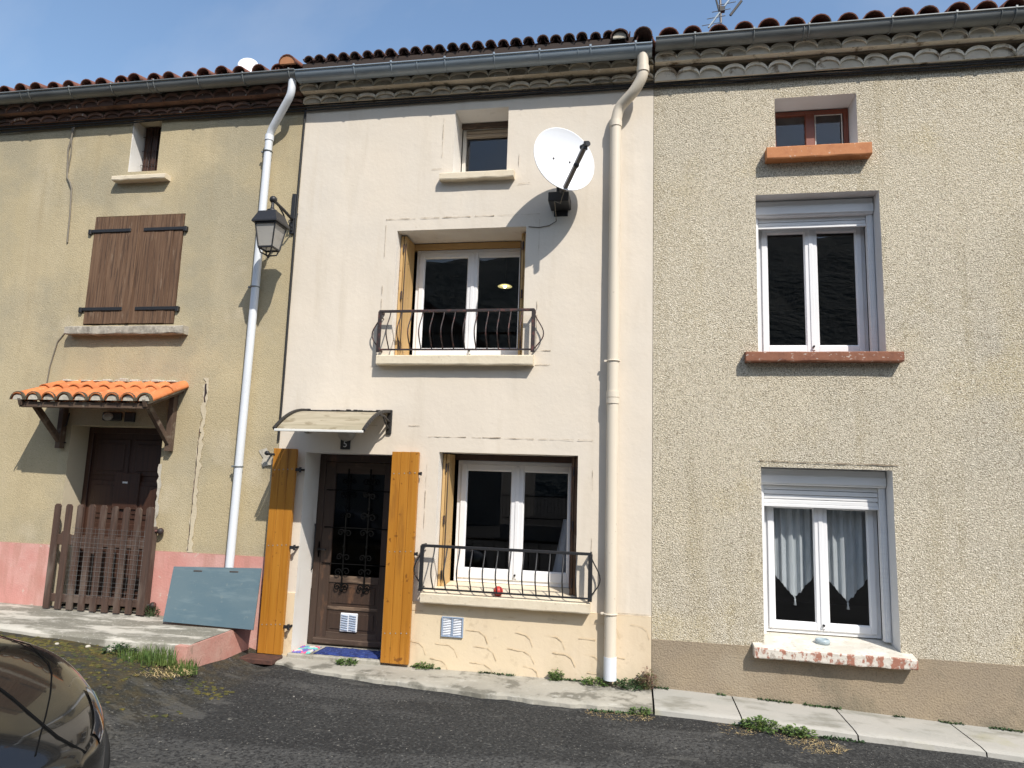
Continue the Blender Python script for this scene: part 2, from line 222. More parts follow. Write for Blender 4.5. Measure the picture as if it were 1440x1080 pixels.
def asphalt_mat():
    m = mat('asphalt', (.030, .030, .028), .9, vary=[
        (.6, 5, .45, .58, (.019, .019, .018), .9), ((.45, 1.5, 1), 6, .49, .58, (.066, .065, .061), .9), (36, 3, .48, .60, (.008, .008, .008), .9),
        (40, 3, .56, .66, (.10, .098, .09), .8), (24, 2, .69, .73, (.24, .225, .19), .8), ((1.1, 2.6, 1), 7, .585, .62, (.085, .082, .074), .7)],
        bump=[(38, 1.0, .028, 'n'), (20, .6, .02, 'v'), (3, .4, .03, 'n')])
    n = m.node_tree.nodes; l = m.node_tree.links; b = n['Principled BSDF']
    prev = b.inputs['Base Color'].links[0].from_socket
    tc = n.new('ShaderNodeTexCoord'); sp = n.new('ShaderNodeSeparateXYZ'); l.new(tc.outputs['Object'], sp.inputs[0])
    def mrange(sock, a, c, lo, hi):
        r = n.new('ShaderNodeMapRange'); l.new(sock, r.inputs[0])
        for i, v in enumerate((a, c, lo, hi)): r.inputs[i+1].default_value = v
        return r.outputs[0]
    # thin film of moss growing on the old asphalt by the left house
    rx = mrange(sp.outputs[0], -3.6, -5.0, 0, 1); ry = mrange(sp.outputs[1], -3.6, -1.8, 0, 1)
    t = n.new('ShaderNodeTexNoise'); t.inputs['Scale'].default_value = 4.5; t.inputs['Detail'].default_value = 8; t.inputs['Roughness'].default_value = .7
    l.new(tc.outputs['Object'], t.inputs[0]); k = mrange(t.outputs[0], .36, .54, 0, 1)
    def mul(a, c):
        q = n.new('ShaderNodeMath'); q.operation = 'MULTIPLY'; l.new(a, q.inputs[0]); l.new(c, q.inputs[1]); return q.outputs[0]
    f = mul(mul(rx, ry), k)
    t2 = n.new('ShaderNodeTexNoise'); t2.inputs['Scale'].default_value = 9; t2.inputs['Detail'].default_value = 5; l.new(tc.outputs['Object'], t2.inputs[0])
    cm = n.new('ShaderNodeMix'); cm.data_type = 'RGBA'; l.new(mrange(t2.outputs[0], .4, .62, 0, 1), cm.inputs[0])
    cm.inputs[6].default_value = (.034, .032, .014, 1); cm.inputs[7].default_value = (.080, .056, .012, 1)
    x = n.new('ShaderNodeMix'); x.data_type = 'RGBA'; l.new(f, x.inputs[0]); l.new(prev, x.inputs[6]); l.new(cm.outputs[2], x.inputs[7])
    l.new(x.outputs[2], b.inputs['Base Color']); return m
M['asphalt'] = asphalt_mat()

# ------------------------------------------------------------------ mesh helpers
class MB:
    def __init__(s): s.bm = bmesh.new(); s.mi = 0
    def _tag(s, faces):
        for f in faces: f.material_index = s.mi
    def face(s, pts):
        f = s.bm.faces.new([s.bm.verts.new(p) for p in pts]); f.material_index = s.mi; return f
    def box(s, x0, x1, y0, y1, z0, z1, bev=0., mtx=None, seg=1):
        t = bmesh.new()
        bmesh.ops.create_cube(t, size=1)
        for v in t.verts: v.co = Vector((x0+(v.co.x+.5)*(x1-x0), y0+(v.co.y+.5)*(y1-y0), z0+(v.co.z+.5)*(z1-z0)))
        if bev > 0:
            bev = min(bev, .45*min(abs(x1-x0), abs(y1-y0), abs(z1-z0)))
            bmesh.ops.bevel(t, geom=list(t.edges), offset=bev, segments=seg, profile=.5, affect='EDGES')
        if mtx is not None: bmesh.ops.transform(t, matrix=mtx, verts=t.verts)
        s.merge(t); return s
    def merge(s, t):
        mp = {}
        for v in t.verts: mp[v] = s.bm.verts.new(v.co)
        for f in t.faces:
            try:
                g = s.bm.faces.new([mp[v] for v in f.verts]); g.material_index = s.mi; g.smooth = f.smooth
            except ValueError: pass
        t.free()
    def beam(s, a, b, w, h, up=(0, 0, 1), bev=.004):
        a, b = Vector(a), Vector(b); d = (b-a); L = d.length; d.normalize()
        up = Vector(up); sd = d.cross(up).normalized(); u2 = sd.cross(d)
        m = Matrix((sd, d, u2)).transposed().to_4x4(); m.translation = a
        return s.box(-w/2, w/2, 0, L, -h/2, h/2, bev, m)
    def tube(s, pts, r, seg=8, caps=True, smooth=True):
        pts = [Vector(p) for p in pts]; n = len(pts); rs = r if isinstance(r, (list, tuple)) else [r]*n
        ring = []; prevu = None
        for i, p in enumerate(pts):
            d = (pts[min(i+1, n-1)]-pts[max(i-1, 0)]).normalized()
            if prevu is None:
                u = d.cross(Vector((0, 0, 1)))
                if u.length < .05: u = d.cross(Vector((0, 1, 0)))
                u.normalize()
            else:
                u = (prevu - d*prevu.dot(d)).normalized()
            prevu = u; w = d.cross(u)
            ring.append([s.bm.verts.new(p + rs[i]*(math.cos(2*math.pi*k/seg)*u + math.sin(2*math.pi*k/seg)*w)) for k in range(seg)])
        for i in range(n-1):
            for k in range(seg):
                f = s.bm.faces.new((ring[i][k], ring[i][(k+1) % seg], ring[i+1][(k+1) % seg], ring[i+1][k])); f.smooth = smooth; f.material_index = s.mi
        if caps:
            s._tag([s.bm.faces.new([s.bm.verts.new(v.co) for v in rg]) for rg in (list(reversed(ring[0])), ring[-1])])
        return s
    def lathe(s, prof, center, axis=(0, 0, 1), seg=20, smooth=True, sx=1.):
        """prof: (radius, height) along axis"""
        ax = Vector(axis).normalized(); u = ax.orthogonal().normalized(); w = ax.cross(u); c = Vector(center)
        rings = []
        for r, h in prof:
            rings.append([s.bm.verts.new(c + ax*h + max(r, 1e-4)*(math.cos(2*math.pi*k/seg)*u*sx + math.sin(2*math.pi*k/seg)*w)) for k in range(seg)])
        for i in range(len(rings)-1):
            for k in range(seg):
                f = s.bm.faces.new((rings[i][k], rings[i][(k+1) % seg], rings[i+1][(k+1) % seg], rings[i+1][k])); f.smooth = smooth; f.material_index = s.mi
        return s
    def prism(s, poly, a, b, fn):
        """poly of 2D points extruded from a to b; fn(u, v, t) -> xyz"""
        A = [s.bm.verts.new(fn(u, v, a)) for u, v in poly]; B = [s.bm.verts.new(fn(u, v, b)) for u, v in poly]; n = len(poly)
        fs = [s.bm.faces.new(A), s.bm.faces.new(list(reversed(B)))]
        for i in range(n): fs.append(s.bm.faces.new((A[i], B[i], B[(i+1) % n], A[(i+1) % n])))
        s._tag(fs); return s
    def ball(s, c, r, seg=16, sc=(1, 1, 1)):
        t = bmesh.new(); bmesh.ops.create_uvsphere(t, u_segments=seg, v_segments=max(6, seg//2), radius=r)
        for v in t.verts: v.co = Vector((v.co.x*sc[0], v.co.y*sc[1], v.co.z*sc[2])) + Vector(c)
        for f in t.faces: f.smooth = True
        s.merge(t); return s
    def build(s, name, mats, parent=None, kind=None, recalc=True):
        if recalc: bmesh.ops.recalc_face_normals(s.bm, faces=s.bm.faces)
        me = bpy.data.meshes.new(name)
        off = Vector((0, 0, 0)); p = parent
        while p: off += p.location; p = p.parent
        if off.length: bmesh.ops.translate(s.bm, vec=-off, verts=s.bm.verts)
        s.bm.to_mesh(me); s.bm.free()
        for m in (mats if isinstance(mats, (list, tuple)) else [mats]): me.materials.append(m)
        o = bpy.data.objects.new(name, me); COL.objects.link(o)
        if parent: o.parent = parent
        if kind: o['kind'] = kind
        return o
def thing(name, loc, label, cat, group=None):
    o = bpy.data.objects.new(name, None); COL.objects.link(o); o.location = loc; o.empty_display_size = .1
    o['label'] = label; o['category'] = cat
    if group: o['group'] = group
    return o
def tag(o, label, cat, group=None):
    o['label'] = label; o['category'] = cat
    if group: o['group'] = group
    return o
def nz(x, y, z=0.): return noise.noise(Vector((x, y, z)))

# ------------------------------------------------------------------ ground
def lerp_tab(t, x):
    if x <= t[0][0]: return t[0][1]
    for (a, va), (b, vb) in zip(t, t[1:]):
        if x <= b: k = (x-a)/(b-a); return va + (vb-va)*k
    return t[-1][1]
ZG = [(-30, .45), (-9, .325), (-7.5, .322), (-6.6, .318), (-5.8, .305), (-5.1, .265), (-4.6, .205), (-4.28, .115), (-4.0, .03), (-3.8, -.01), (-2, -.03), (0, -.025), (1.2, -.06), (3.6, -.15), (8, -.32), (30, -1.1)]
def zg(x, y):
    z = lerp_tab(ZG, x)
    if -5 < x < -3.9 and y > -1.0: z -= .045*min(1, (y+1.0)/.5)
    k = min(1, max(0, (-1.6-y)/3.0)); k = k*k*(3-2*k)
    z = z*(1-.55*k)
    return z + .012*nz(x*.9, y*.9) + .006*nz(x*3, y*3, 4)
def ground():
    b = MB()
    def axis(lo, hi, fine0, fine1, st):
        r = []; x = fine0
        while x <= fine1+1e-6: r.append(x); x += st
        g = st; x = fine0
        L = []
        while x > lo: g *= 1.5; x -= g; L.append(max(x, lo))
        g = st; x = r[-1]; H = []
        while x < hi: g *= 1.5; x += g; H.append(min(x, hi))
        return list(reversed(L)) + r + H
    xs = axis(-300, 300, -8, 6, .1); ys = axis(-300, 300, -8, .4, .1)
    g = [[b.bm.verts.new((x, y, zg(x, y))) for x in xs] for y in ys]
    for j in range(len(ys)-1):
        for i in range(len(xs)-1):
            f = b.bm.faces.new((g[j][i], g[j][i+1], g[j+1][i+1], g[j+1][i])); f.smooth = True
    b.build('ground', M['asphalt'], kind='structure')
ground()
ZP = [(-4.2, .03), (-3.8, .022), (-2, .016), (.2, .016), (1.3, -.012), (3.6, -.10), (9, -.33)]
YP = [(-4.25, -.10), (-3.9, -.26), (-3.2, -.46), (-2.3, -.57), (-1.26, -.70), (-.3, -.74), (.19, -.70), (.9, -.69), (9, -.78)]
def pavement(x0, x1, mt, rag, gaps=()):
    b = MB(); st = .05; n = int((x1-x0)/st); rows = 8
    prev = None
    for i in range(n+1):
        x = x0 + (x1-x0)*i/n
        ye = lerp_tab(YP, x) + rag*nz(x*2.2, 1) + rag*.6*nz(x*8, 3)
        cur = []
        for j in range(rows+1):
            y = .05 + (ye-.05)*j/rows
            cur.append(b.bm.verts.new((x, y, lerp_tab(ZP, x) + (.006*nz(x*2, y*3) if rag > .01 else .002*nz(x, y)) - (.010 if j == rows else 0))))
        cur.append(b.bm.verts.new((x, ye-.012, lerp_tab(ZP, x)-.09)))
        if prev:
            for j in range(rows+1): f = b.bm.faces.new((prev[j], cur[j], cur[j+1], prev[j+1])); f.smooth = j < rows
        prev = cur
    return b.build('pavement', mt, kind='structure')
pavement(-4.2, .185, M['concrete'], .05)
xs_ = [.197, .97, 1.93, 2.93, 3.9, 4.9, 5.9, 6.6]
for a, c in zip(xs_, xs_[1:]): pavement(a+.006, c-.006, M['slab'], .006)
# doorstep between pavement and the middle door
b = MB(); b.box(-3.79, -2.69, -.07, .5, -.05, .062, .012); b.build('doorstep', M['concrete'], kind='structure')
# raised terrace in front of the left house
b = MB()
n = 90; prev = None
for i in range(n+1):
    x = -12 + (12-4.28)*i/n
    ye = -1.15 + .03*nz(x*1.5, 7) + (.0 if x > -6 else (x+6)*-.13)
    cur = [b.bm.verts.new((x, .05+(ye-.05)*j/10, .345 + (.004 if x < -5.6 else 0) + .008*nz(x*2, j*.4) - (.012 if j == 10 else 0))) for j in range(11)]
    cur.append(b.bm.verts.new((x, ye-.02, -.1)))
    if prev:
        for j in range(11): f = b.bm.faces.new((prev[j], cur[j], cur[j+1], prev[j+1])); f.smooth = j < 10
    prev = cur
b.build('terrace', M['terrace'], kind='structure')
# pink end face of the terrace, cut on a slope at the back
b = MB(); b.prism([(-1.165, .338), (-.40, .338), (-.05, .10), (-.05, -.1), (-1.18, -.1)], -4.40, -4.262, lambda u, v, t: (t, u, v))
b.build('terrace_edge', M['pinkconc'], kind='structure')

# ------------------------------------------------------------------ wall builder
def wall_panel(b, x0, x1, z0, z1, ops, y0=0., cell=.11, amp=.004, depth=.3, seed=0, thick_ends=True, mi_wall=0, mi_rev=1):
    """ops: (x0,x1,z0,z1,depth[,skip bottom]); front face with holes, plus reveals"""
    ops = [o for o in ops if o[2] < z1 and o[3] > z0]
    def axis(lo, hi, marks):
        ms = sorted({lo, hi, *[m for m in marks if lo < m < hi]}); out = []
        for a, c in zip(ms, ms[1:]):
            k = max(1, round((c-a)/cell)); out += [a+(c-a)*i/k for i in range(k)]
        return out + [hi]
    xs = axis(x0, x1, [v for o in ops for v in o[:2]]); zs = axis(z0, z1, [v for o in ops for v in o[2:4]])
    P = {}
    def vert(i, j):
        if (i, j) not in P:
            x, z = xs[i], zs[j]
            d = amp*(1.3*nz(x*.8, z*.8, seed) + .7*nz(x*3, z*3, seed+3))
            ex = .0022*nz(z*7, x, seed+9) if 0 < i < len(xs)-1 else 0
            ez = .0022*nz(x*7, z, seed+5) if 0 < j < len(zs)-1 else 0
            P[i, j] = b.bm.verts.new((x+ex, y0+d, z+ez))
        return P[i, j]
    def inside(i, j):
        cx, cz = (xs[i]+xs[i+1])/2, (zs[j]+zs[j+1])/2
        return any(o[0] < cx < o[1] and o[2] < cz < o[3] for o in ops)
    for i in range(len(xs)-1):
        for j in range(len(zs)-1):
            if inside(i, j): continue
            f = b.bm.faces.new((vert(i, j), vert(i+1, j), vert(i+1, j+1), vert(i, j+1))); f.smooth = True; f.material_index = mi_wall
    def near(L, v): return min(range(len(L)), key=lambda k: abs(L[k]-v))
    for o in ops:
        i0, i1 = near(xs, o[0]), near(xs, o[1]); j0, j1 = near(zs, max(o[2], z0)), near(zs, min(o[3], z1)); dp = o[4]
        def strip(idx):
            pv = None
            for (i, j) in idx:
                v = b.bm.verts.new(vert(i, j).co); q = b.bm.verts.new((xs[i], y0+dp, zs[j]))
                if pv: f = b.bm.faces.new((pv[0], v, q, pv[1])); f.material_index = mi_rev
                pv = (v, q)
        strip([(i0, j) for j in range(j0, j1+1)]); strip([(i1, j) for j in range(j0, j1+1)])
        if o[3] <= z1: strip([(i, j1) for i in range(i0, i1+1)])
        if o[2] > z0 and len(o) < 6: strip([(i, j0) for i in range(i0, i1+1)])
def shell(parent, x0, x1, z0, z1, ops):
    """inner dark room box behind the front wall"""
    b = MB(); y0, y1 = .62, 5.6
    # inner skin of the front wall
    xs = sorted({x0, x1, *[v for o in ops for v in o[:2]]}); zs = sorted({z0, z1, *[v for o in ops for v in o[2:4]]})
    for xa, xb in zip(xs, xs[1:]):
        for za, zb in zip(zs, zs[1:]):
            cx, cz = (xa+xb)/2, (za+zb)/2
            if any(o[0] < cx < o[1] and o[2] < cz < o[3] for o in ops): continue
            b.face([(xa, y0, za), (xb, y0, za), (xb, y0, zb), (xa, y0, zb)])
    for o in ops:
        d = o[4]
        for (xa, xb, za, zb) in ((o[0], o[0], o[2], o[3]), (o[1], o[1], o[2], o[3])):
            b.face([(xa, d+.002, za), (xa, y0, za), (xa, y0, zb), (xa, d+.002, zb)])
        for z in (o[2], o[3]): b.face([(o[0], d+.002, z), (o[1], d+.002, z), (o[1], y0, z), (o[0], y0, z)])
    for z in (2.85, 5.35): b.box(x0+.01, x1-.01, y0+.01, y1-.01, z, z+.12)
    b.box(x0, x0+.02, y0, y1, z0, z1); b.box(x1-.02, x1, y0, y1, z0, z1)
    b.face([(x0, y1, z0), (x1, y1, z0), (x1, y1, z1), (x0, y1, z1)])
    b.face([(x0, y0, z0), (x1, y0, z0), (x1, y1, z0), (x0, y1, z0)])
    b.face([(x0, y0, z1), (x1, y0, z1), (x1, y1, z1), (x0, y1, z1)])
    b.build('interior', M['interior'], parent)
def outer(parent, x0, x1, z0, z1, mt):
    b = MB()
    b.face([(x0, .02, z0), (x0, 6, z0), (x0, 6, z1), (x0, .02, z1)]); b.face([(x1, .02, z0), (x1, 6, z0), (x1, 6, z1), (x1, .02, z1)])
    b.face([(x0, 6, z0), (x1, 6, z0), (x1, 6, z1+.5), (x0, 6, z1+.5)])
    b.build('side_wall', mt, parent)

# ------------------------------------------------------------------ parts of houses
def canal(b, x, y0, z0, y1, z1, r, up=True, taper=.85, seg=8, th=.012, wob=0.):
    """one curved roof tile running from (y0,z0) to (y1,z1)"""
    dv = Vector((0, y1-y0, z1-z0)); nrm = Vector((0, -dv.z, dv.y)).normalized()
    def ring(y, z, rr):
        o = []; i = []
        for k in range(seg+1):
            a = math.pi*k/seg; c, s_ = math.cos(a), math.sin(a)*(1 if up else -1)
            o.append(b.bm.verts.new(Vector((x+rr*c, y, z)) + nrm*rr*.95*s_)); i.append(b.bm.verts.new(Vector((x+(rr-th)*c, y, z)) + nrm*(rr-th)*.95*s_))
        return o, i
    A, B = ring(y0, z0, r), ring(y1, z1, r*taper)
    for k in range(seg):
        for f in ((A[0][k], B[0][k], B[0][k+1], A[0][k+1]), (A[1][k+1], B[1][k+1], B[1][k], A[1][k]), (A[0][k+1], A[1][k+1], A[1][k], A[0][k])):
            g = b.bm.faces.new(f); g.smooth = f is not None and len(f) == 4 and f[1] in B[0]; g.material_index = b.mi
    for k in (0, seg):
        g = b.bm.faces.new((A[0][k], A[1][k], B[1][k], B[0][k])); g.material_index = b.mi
def roof(parent, x0, x1, pitch, r, yf, zf, mt, slope=.29, courses=3, jit=.012, seed=0, ridge=4.4):
    rnd = random.Random(seed); b = MB(); n = int(round((x1-x0)/pitch)); p = (x1-x0)/n
    L = .42
    for c in range(courses):
        for k in range(n):
            x = x0+p*(k+.5)+rnd.uniform(-jit, jit); y0 = yf+c*L*.82+rnd.uniform(-jit, jit)*1.5; z = zf+(y0-yf)*slope+.004*c+rnd.uniform(-jit, jit)*.6
            canal(b, x, y0, z, y0+L, z+L*slope, r*rnd.uniform(.93, 1.05))
        for k in range(n+1):
            x = x0+p*k; y0 = yf+.025+c*L*.82; z = zf+(y0-yf)*slope+.045
            canal(b, min(max(x, x0+.05), x1-.05), y0, z-.005, y0+L, z+L*slope, r*.9, up=False)
    # rest of the slope as one continuous wavy skin
    prof = []
    m = n*8
    for i in range(m+1):
        x = x0+(x1-x0)*i/m; prof.append((x, .5*r+.5*r*math.cos(2*math.pi*(x-x0-p/2)/p)))
    ya, yb = yf+courses*L*.82-.1, ridge
    A = [b.bm.verts.new((x, ya, zf+(ya-yf)*slope+w)) for x, w in prof]; B = [b.bm.verts.new((x, yb, zf+(yb-yf)*slope+w)) for x, w in prof]
    for i in range(m): b.bm.faces.new((A[i], A[i+1], B[i+1], B[i])).smooth = True
    # under-boarding and back slope
    zr = zf+(ridge-yf)*slope
    b.face([(x0, yf+.06, zf-.03), (x1, yf+.06, zf-.03), (x1, ridge, zr-.03), (x0, ridge, zr-.03)])
    b.face([(x0, ridge, zr+.02), (x1, ridge, zr+.02), (x1, ridge+3, zr-.7), (x0, ridge+3, zr-.7)])
    return b.build('roof', mt, parent)
def genoise(parent, x0, x1, pitch, rows, mt, seed=0, lip=.066):
    """cornice of mortared tile ends: rows of (depth, z low, z high)"""
    rnd = random.Random(seed); b = MB()
    back = .0
    for ri, (d, za, zb) in enumerate(rows):
        n = int(round((x1-x0)/pitch)); p = (x1-x0)/n; h = zb-za; off = 0 if ri % 2 == 0 else .0
        for k in range(n):
            cx = x0+p*(k+.5); jy = rnd.uniform(-.013, .013); jz = rnd.uniform(-.010, .010); skew = rnd.uniform(-.12, .12); hh_k = rnd.uniform(.86, 1.08)
            w = p*.5; hh = h*.80*hh_k; seg = 10; yf = -d+jy
            # arch of the tile (thick rim), running back to the wall
            O = []; I = []
            for q in range(seg+1):
                a = math.pi*q/seg
                zq = za+.30*h+jz*math.sin(a)+(hh*.74)*math.sin(a)**1.05; xq = cx+w*math.cos(a)+skew*hh*math.sin(a); O.append((xq, zq)); I.append((xq, zq-.030-.008*math.sin(a)))
            yb_ = .0 if ri == 0 else -rows[ri-1][0]+.01
            for q in range(seg):
                fr = [(O[q], yf), (O[q+1], yf), (I[q+1], yf), (I[q], yf)]
                b.face([(u[0], y, u[1]) for u, y in fr])
                f = b.face([(O[q][0], yf, O[q][1]), (O[q][0], .0, O[q][1]), (O[q+1][0], .0, O[q+1][1]), (O[q+1][0], yf, O[q+1][1])]); f.smooth = True
                f = b.face([(I[q][0], yf, I[q][1]), (I[q][0], yf+.035, I[q][1]), (I[q+1][0], yf+.035, I[q+1][1]), (I[q+1][0], yf, I[q+1][1])]); f.smooth = True
            # mortar fill set back inside the arch
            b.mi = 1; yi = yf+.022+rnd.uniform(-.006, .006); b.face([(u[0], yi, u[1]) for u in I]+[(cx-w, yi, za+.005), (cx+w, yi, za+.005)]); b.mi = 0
            # soffit of the row
        b.face([(x0, -d+.012, za+.004), (x1, -d+.012, za+.004), (x1, .02, za+.004), (x0, .02, za+.004)])
        # mortar bed above the arches
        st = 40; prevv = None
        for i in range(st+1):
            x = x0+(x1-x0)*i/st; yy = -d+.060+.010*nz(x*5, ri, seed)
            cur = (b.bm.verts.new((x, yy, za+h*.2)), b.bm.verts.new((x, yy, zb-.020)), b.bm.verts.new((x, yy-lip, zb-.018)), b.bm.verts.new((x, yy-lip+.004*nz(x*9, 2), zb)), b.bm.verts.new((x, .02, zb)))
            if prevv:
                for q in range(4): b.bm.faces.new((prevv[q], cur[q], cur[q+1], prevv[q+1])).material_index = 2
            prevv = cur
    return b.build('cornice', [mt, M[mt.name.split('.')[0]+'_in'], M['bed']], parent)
def gutter(parent, x0, x1, yc, zc, r, mt, brackets, fall=0.):
    b = MB(); seg = 14; prof = []
    for k in range(seg+1):
        a = math.pi + math.pi*k/seg; prof.append((yc-r*-math.cos(a)*-1 if False else yc+r*math.cos(a), zc+r*math.sin(a)))
    inner = [(yc+(r-.006)*math.cos(math.pi+math.pi*k/seg), zc+(r-.006)*math.sin(math.pi+math.pi*k/seg)) for k in range(seg+1)]
    for L in (prof, inner):
        A = [b.bm.verts.new((x0, y, z)) for y, z in L]; B = [b.bm.verts.new((x1, y, z+fall)) for y, z in L]
        for k in range(seg): b.bm.faces.new((A[k], A[k+1], B[k+1], B[k])).smooth = True
    for x in (x0, x1): b.face([(x, y, z+(fall if x == x1 else 0)) for y, z in prof])
    b.tube([(x0, yc-r-.004, zc+.004), (x1, yc-r-.004, zc+.004+fall)], .011, 8)
    # joints between lengths
    for x in [x0+1.55+i*1.9 for i in range(9)]:
        if x < x1-.2:
            b.tube([(x, yc+(r+.003)*math.cos(math.pi+math.pi*k/seg), zc+(r+.003)*math.sin(math.pi+math.pi*k/seg)) for k in range(seg+1)], .006, 6)
    g = b.build('gutter', mt, parent)
    for x in brackets:
        c = MB(); c.tube([(x, yc+(r+.005)*math.cos(math.pi+math.pi*k/seg), zc+(r+.005)*math.sin(math.pi+math.pi*k/seg)) for k in range(seg+1)] , .007, 6)
        c.box(x-.012, x+.012, yc-r-.018, yc-r+.004, zc-.004, zc+.026, .003); c.build('bracket', mt, g)
    return g
def sill(parent, x0, x1, z0, z1, yf, yb, mt, slope=.02, rough=.004, topmat=None, wx=None):
    """projecting sill; inner part between wx runs back into the reveal"""
    b = MB(); n = 24; prev = None
    for i in range(n+1):
        x = x0+(x1-x0)*i/n; j = rough*nz(x*6, z0); j2 = rough*nz(x*9, z0, 5)
        cur = [(x, -.0+.02, z0+j2), (x, yf+.006, z0+j2), (x, yf+j, z0+.012+j2), (x, yf+j, z1-.010+j), (x, yf+.010, z1+j*.6), (x, .004, z1+slope*.4)]
        cur = [b.bm.verts.new(c) for c in cur]
        if prev:
            for q in range(5):
                f = b.bm.faces.new((prev[q], cur[q], cur[q+1], prev[q+1])); f.material_index = 1 if (q == 4 and topmat) else 0
        else: b.bm.faces.new(cur)
        if i == n: b.bm.faces.new(list(reversed(cur)))
        prev = cur
    if wx:
        f = b.face([(wx[0]+.002, .003, z1+slope*.4), (wx[1]-.002, .003, z1+slope*.4), (wx[1]-.002, yb, z1+slope), (wx[0]+.002, yb, z1+slope)]); f.material_index = 1 if topmat else 0
    return b.build('window_sill', [mt, topmat] if topmat else mt, parent)
def frame_rect(b, x0, x1, z0, z1, w, y0, y1, bev=.004, wb=None, wt=None):
    wb = wb or w; wt = wt or w
    b.box(x0, x0+w, y0, y1, z0, z1, bev); b.box(x1-w, x1, y0, y1, z0, z1, bev)
    b.box(x0+w-.002, x1-w+.002, y0+.0015, y1-.0015, z0, z0+wb, bev); b.box(x0+w-.002, x1-w+.002, y0+.0015, y1-.0015, z1-wt, z1, bev)
def casement(parent, x0, x1, z0, z1, y, mt, fw=.05, sw=.065, sb=.09, meet=None, name='window'):
    """two-leaf casement in a fixed frame; glass panes as sub-parts"""
    b = MB(); frame_rect(b, x0, x1, z0, z1, fw, y, y+.07)
    xm = meet if meet else (x0+x1)/2; ov = .012
    W_ = b.build(name, mt, parent)
    for k, (a, c) in enumerate(((x0+fw-ov, xm-.001), (xm+.001, x1-fw+ov))):
        b = MB(); frame_rect(b, a, c, z0+fw-ov, z1-fw+ov, sw, y-.018, y+.045, .006, wb=sb)
        # glazing bead
        frame_rect(b, a+sw-.004, c-sw+.004, z0+fw-ov+sb-.004, z1-fw+ov-sw+.004, .012, y-.008, y+.02, .004)
        s_ = b.build('sash', mt, W_)
        b = MB(); b.box(a+sw-.006, c-sw+.006, y+.006, y+.012, z0+fw-ov+sb-.006, z1-fw+ov-sw+.006); b.build('pane', M['glass'], W_)
    b = MB(); b.box(xm-.022, xm+.022, y-.028, y-.0185, z0+fw+.01, z1-fw-.01, .006); b.build('cover_strip', mt, W_)
    b = MB(); b.tube([(xm, y-.030, z0+fw+.05), (xm, y-.05, z0+fw+.05)], .012, 8); b.build('stop', M['blackmetal'], W_)
    return W_
def folded(parent, x, side, y0, y1, z0, z1, mt, leaves=2, th=.032):
    """folding shutter leaves pressed against the reveal"""
    b = MB()
    for k in range(leaves):
        a = x+side*(.006+k*(th+.006)); b.box(min(a, a+side*th), max(a, a+side*th), y0+.012*k, y1-.01*k, z0, z1, .004)
    s_ = b.build('folding_shutter', mt, parent)
    h = MB()
    for z in (z0+.14, (z0+z1)/2, z1-.16): h.tube([(x+side*.05, y0-.010, z-.05), (x+side*.05, y0-.010, z+.05)], .010, 8)
    h.tube([(x+side*.075, y0-.006, z0+.08), (x+side*.075, y0-.006, z1-.1)], .005, 6)
    h.build('hinge', M['rustmetal'], s_)
    return s_
def planks(b, x0, x1, y0, y1, z0, z1, n, gap=.004, jit=.002, seed=0):
    rnd = random.Random(seed); w = (x1-x0)/n
    for k in range(n):
        j = rnd.uniform(-jit, jit)
        b.box(x0+w*k+gap/2, x0+w*(k+1)-gap/2, y0+j, y1+j, z0+rnd.uniform(0, jit*2), z1-rnd.uniform(0, jit*2), .003)

# ================================================================== LEFT HOUSE
XL0, XJ, XR0, XR1 = -11.5, -4.118, .19, 6.6
HL = thing('terraced_house', (-7.8, 0, .3), 'ochre plaster terraced house with pink base, closed brown shutters and tiled porch', 'house', 'terraced houses in the row')
opsL = [(-6.595, -6.165, 5.895, 6.64, .24), (-6.985, -5.675, 3.835, 5.290, .06), (-6.965, -5.665, .345, 2.55, .30, 1)]
b = MB()
wall_panel(b, XL0, XJ-.004, 1.075, 6.80, opsL, 0, seed=1, amp=.007)
b.build('wall', [M['ochre'], M['ochrereveal']], HL)
b = MB(); wall_panel(b, XL0, XJ-.004, -.15, 1.075, opsL, -.008, seed=1, amp=.007)
b.face([(XL0, -.008, 1.076), (-6.965, -.008, 1.076), (-6.965, .004, 1.076), (XL0, .004, 1.076)]); b.face([(-5.665, -.008, 1.076), (XJ-.004, -.008, 1.076), (XJ-.004, .004, 1.076), (-5.665, .004, 1.076)])
b.build('plinth', [M['pink'], M['ochrereveal']], HL)
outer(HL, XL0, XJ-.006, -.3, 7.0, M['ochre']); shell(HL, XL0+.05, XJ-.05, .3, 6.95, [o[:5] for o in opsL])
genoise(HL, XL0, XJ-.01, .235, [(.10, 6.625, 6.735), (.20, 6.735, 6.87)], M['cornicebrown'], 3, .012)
roof(HL, XL0, XJ-.16, .25, .098, -.27, 7.0, M['tile'], seed=4, jit=.018)
# rake tile and its terracotta end at the joint with the next house
b = MB(); canal(b, -4.245, -.33, 7.035, .45, 7.25, .115); canal(b, -4.245, .4, 7.24, 1.3, 7.50, .115); b.build('rake_tile', M['tile'], HL)
b = MB(); b.prism([(-4.245+.100*math.cos(math.pi*k/12), .098*math.sin(math.pi*k/12)) for k in range(13)], 0, .03, lambda u, v, t: (u, -.325+t+v*-.25, 7.035+v)); b.build('tile_end', M['terracotta'], HL)
gutter(HL, XL0, XJ-.008, -.265, 6.925, .088, M['zincold'], [-10.4+i*.62 for i in range(11)])
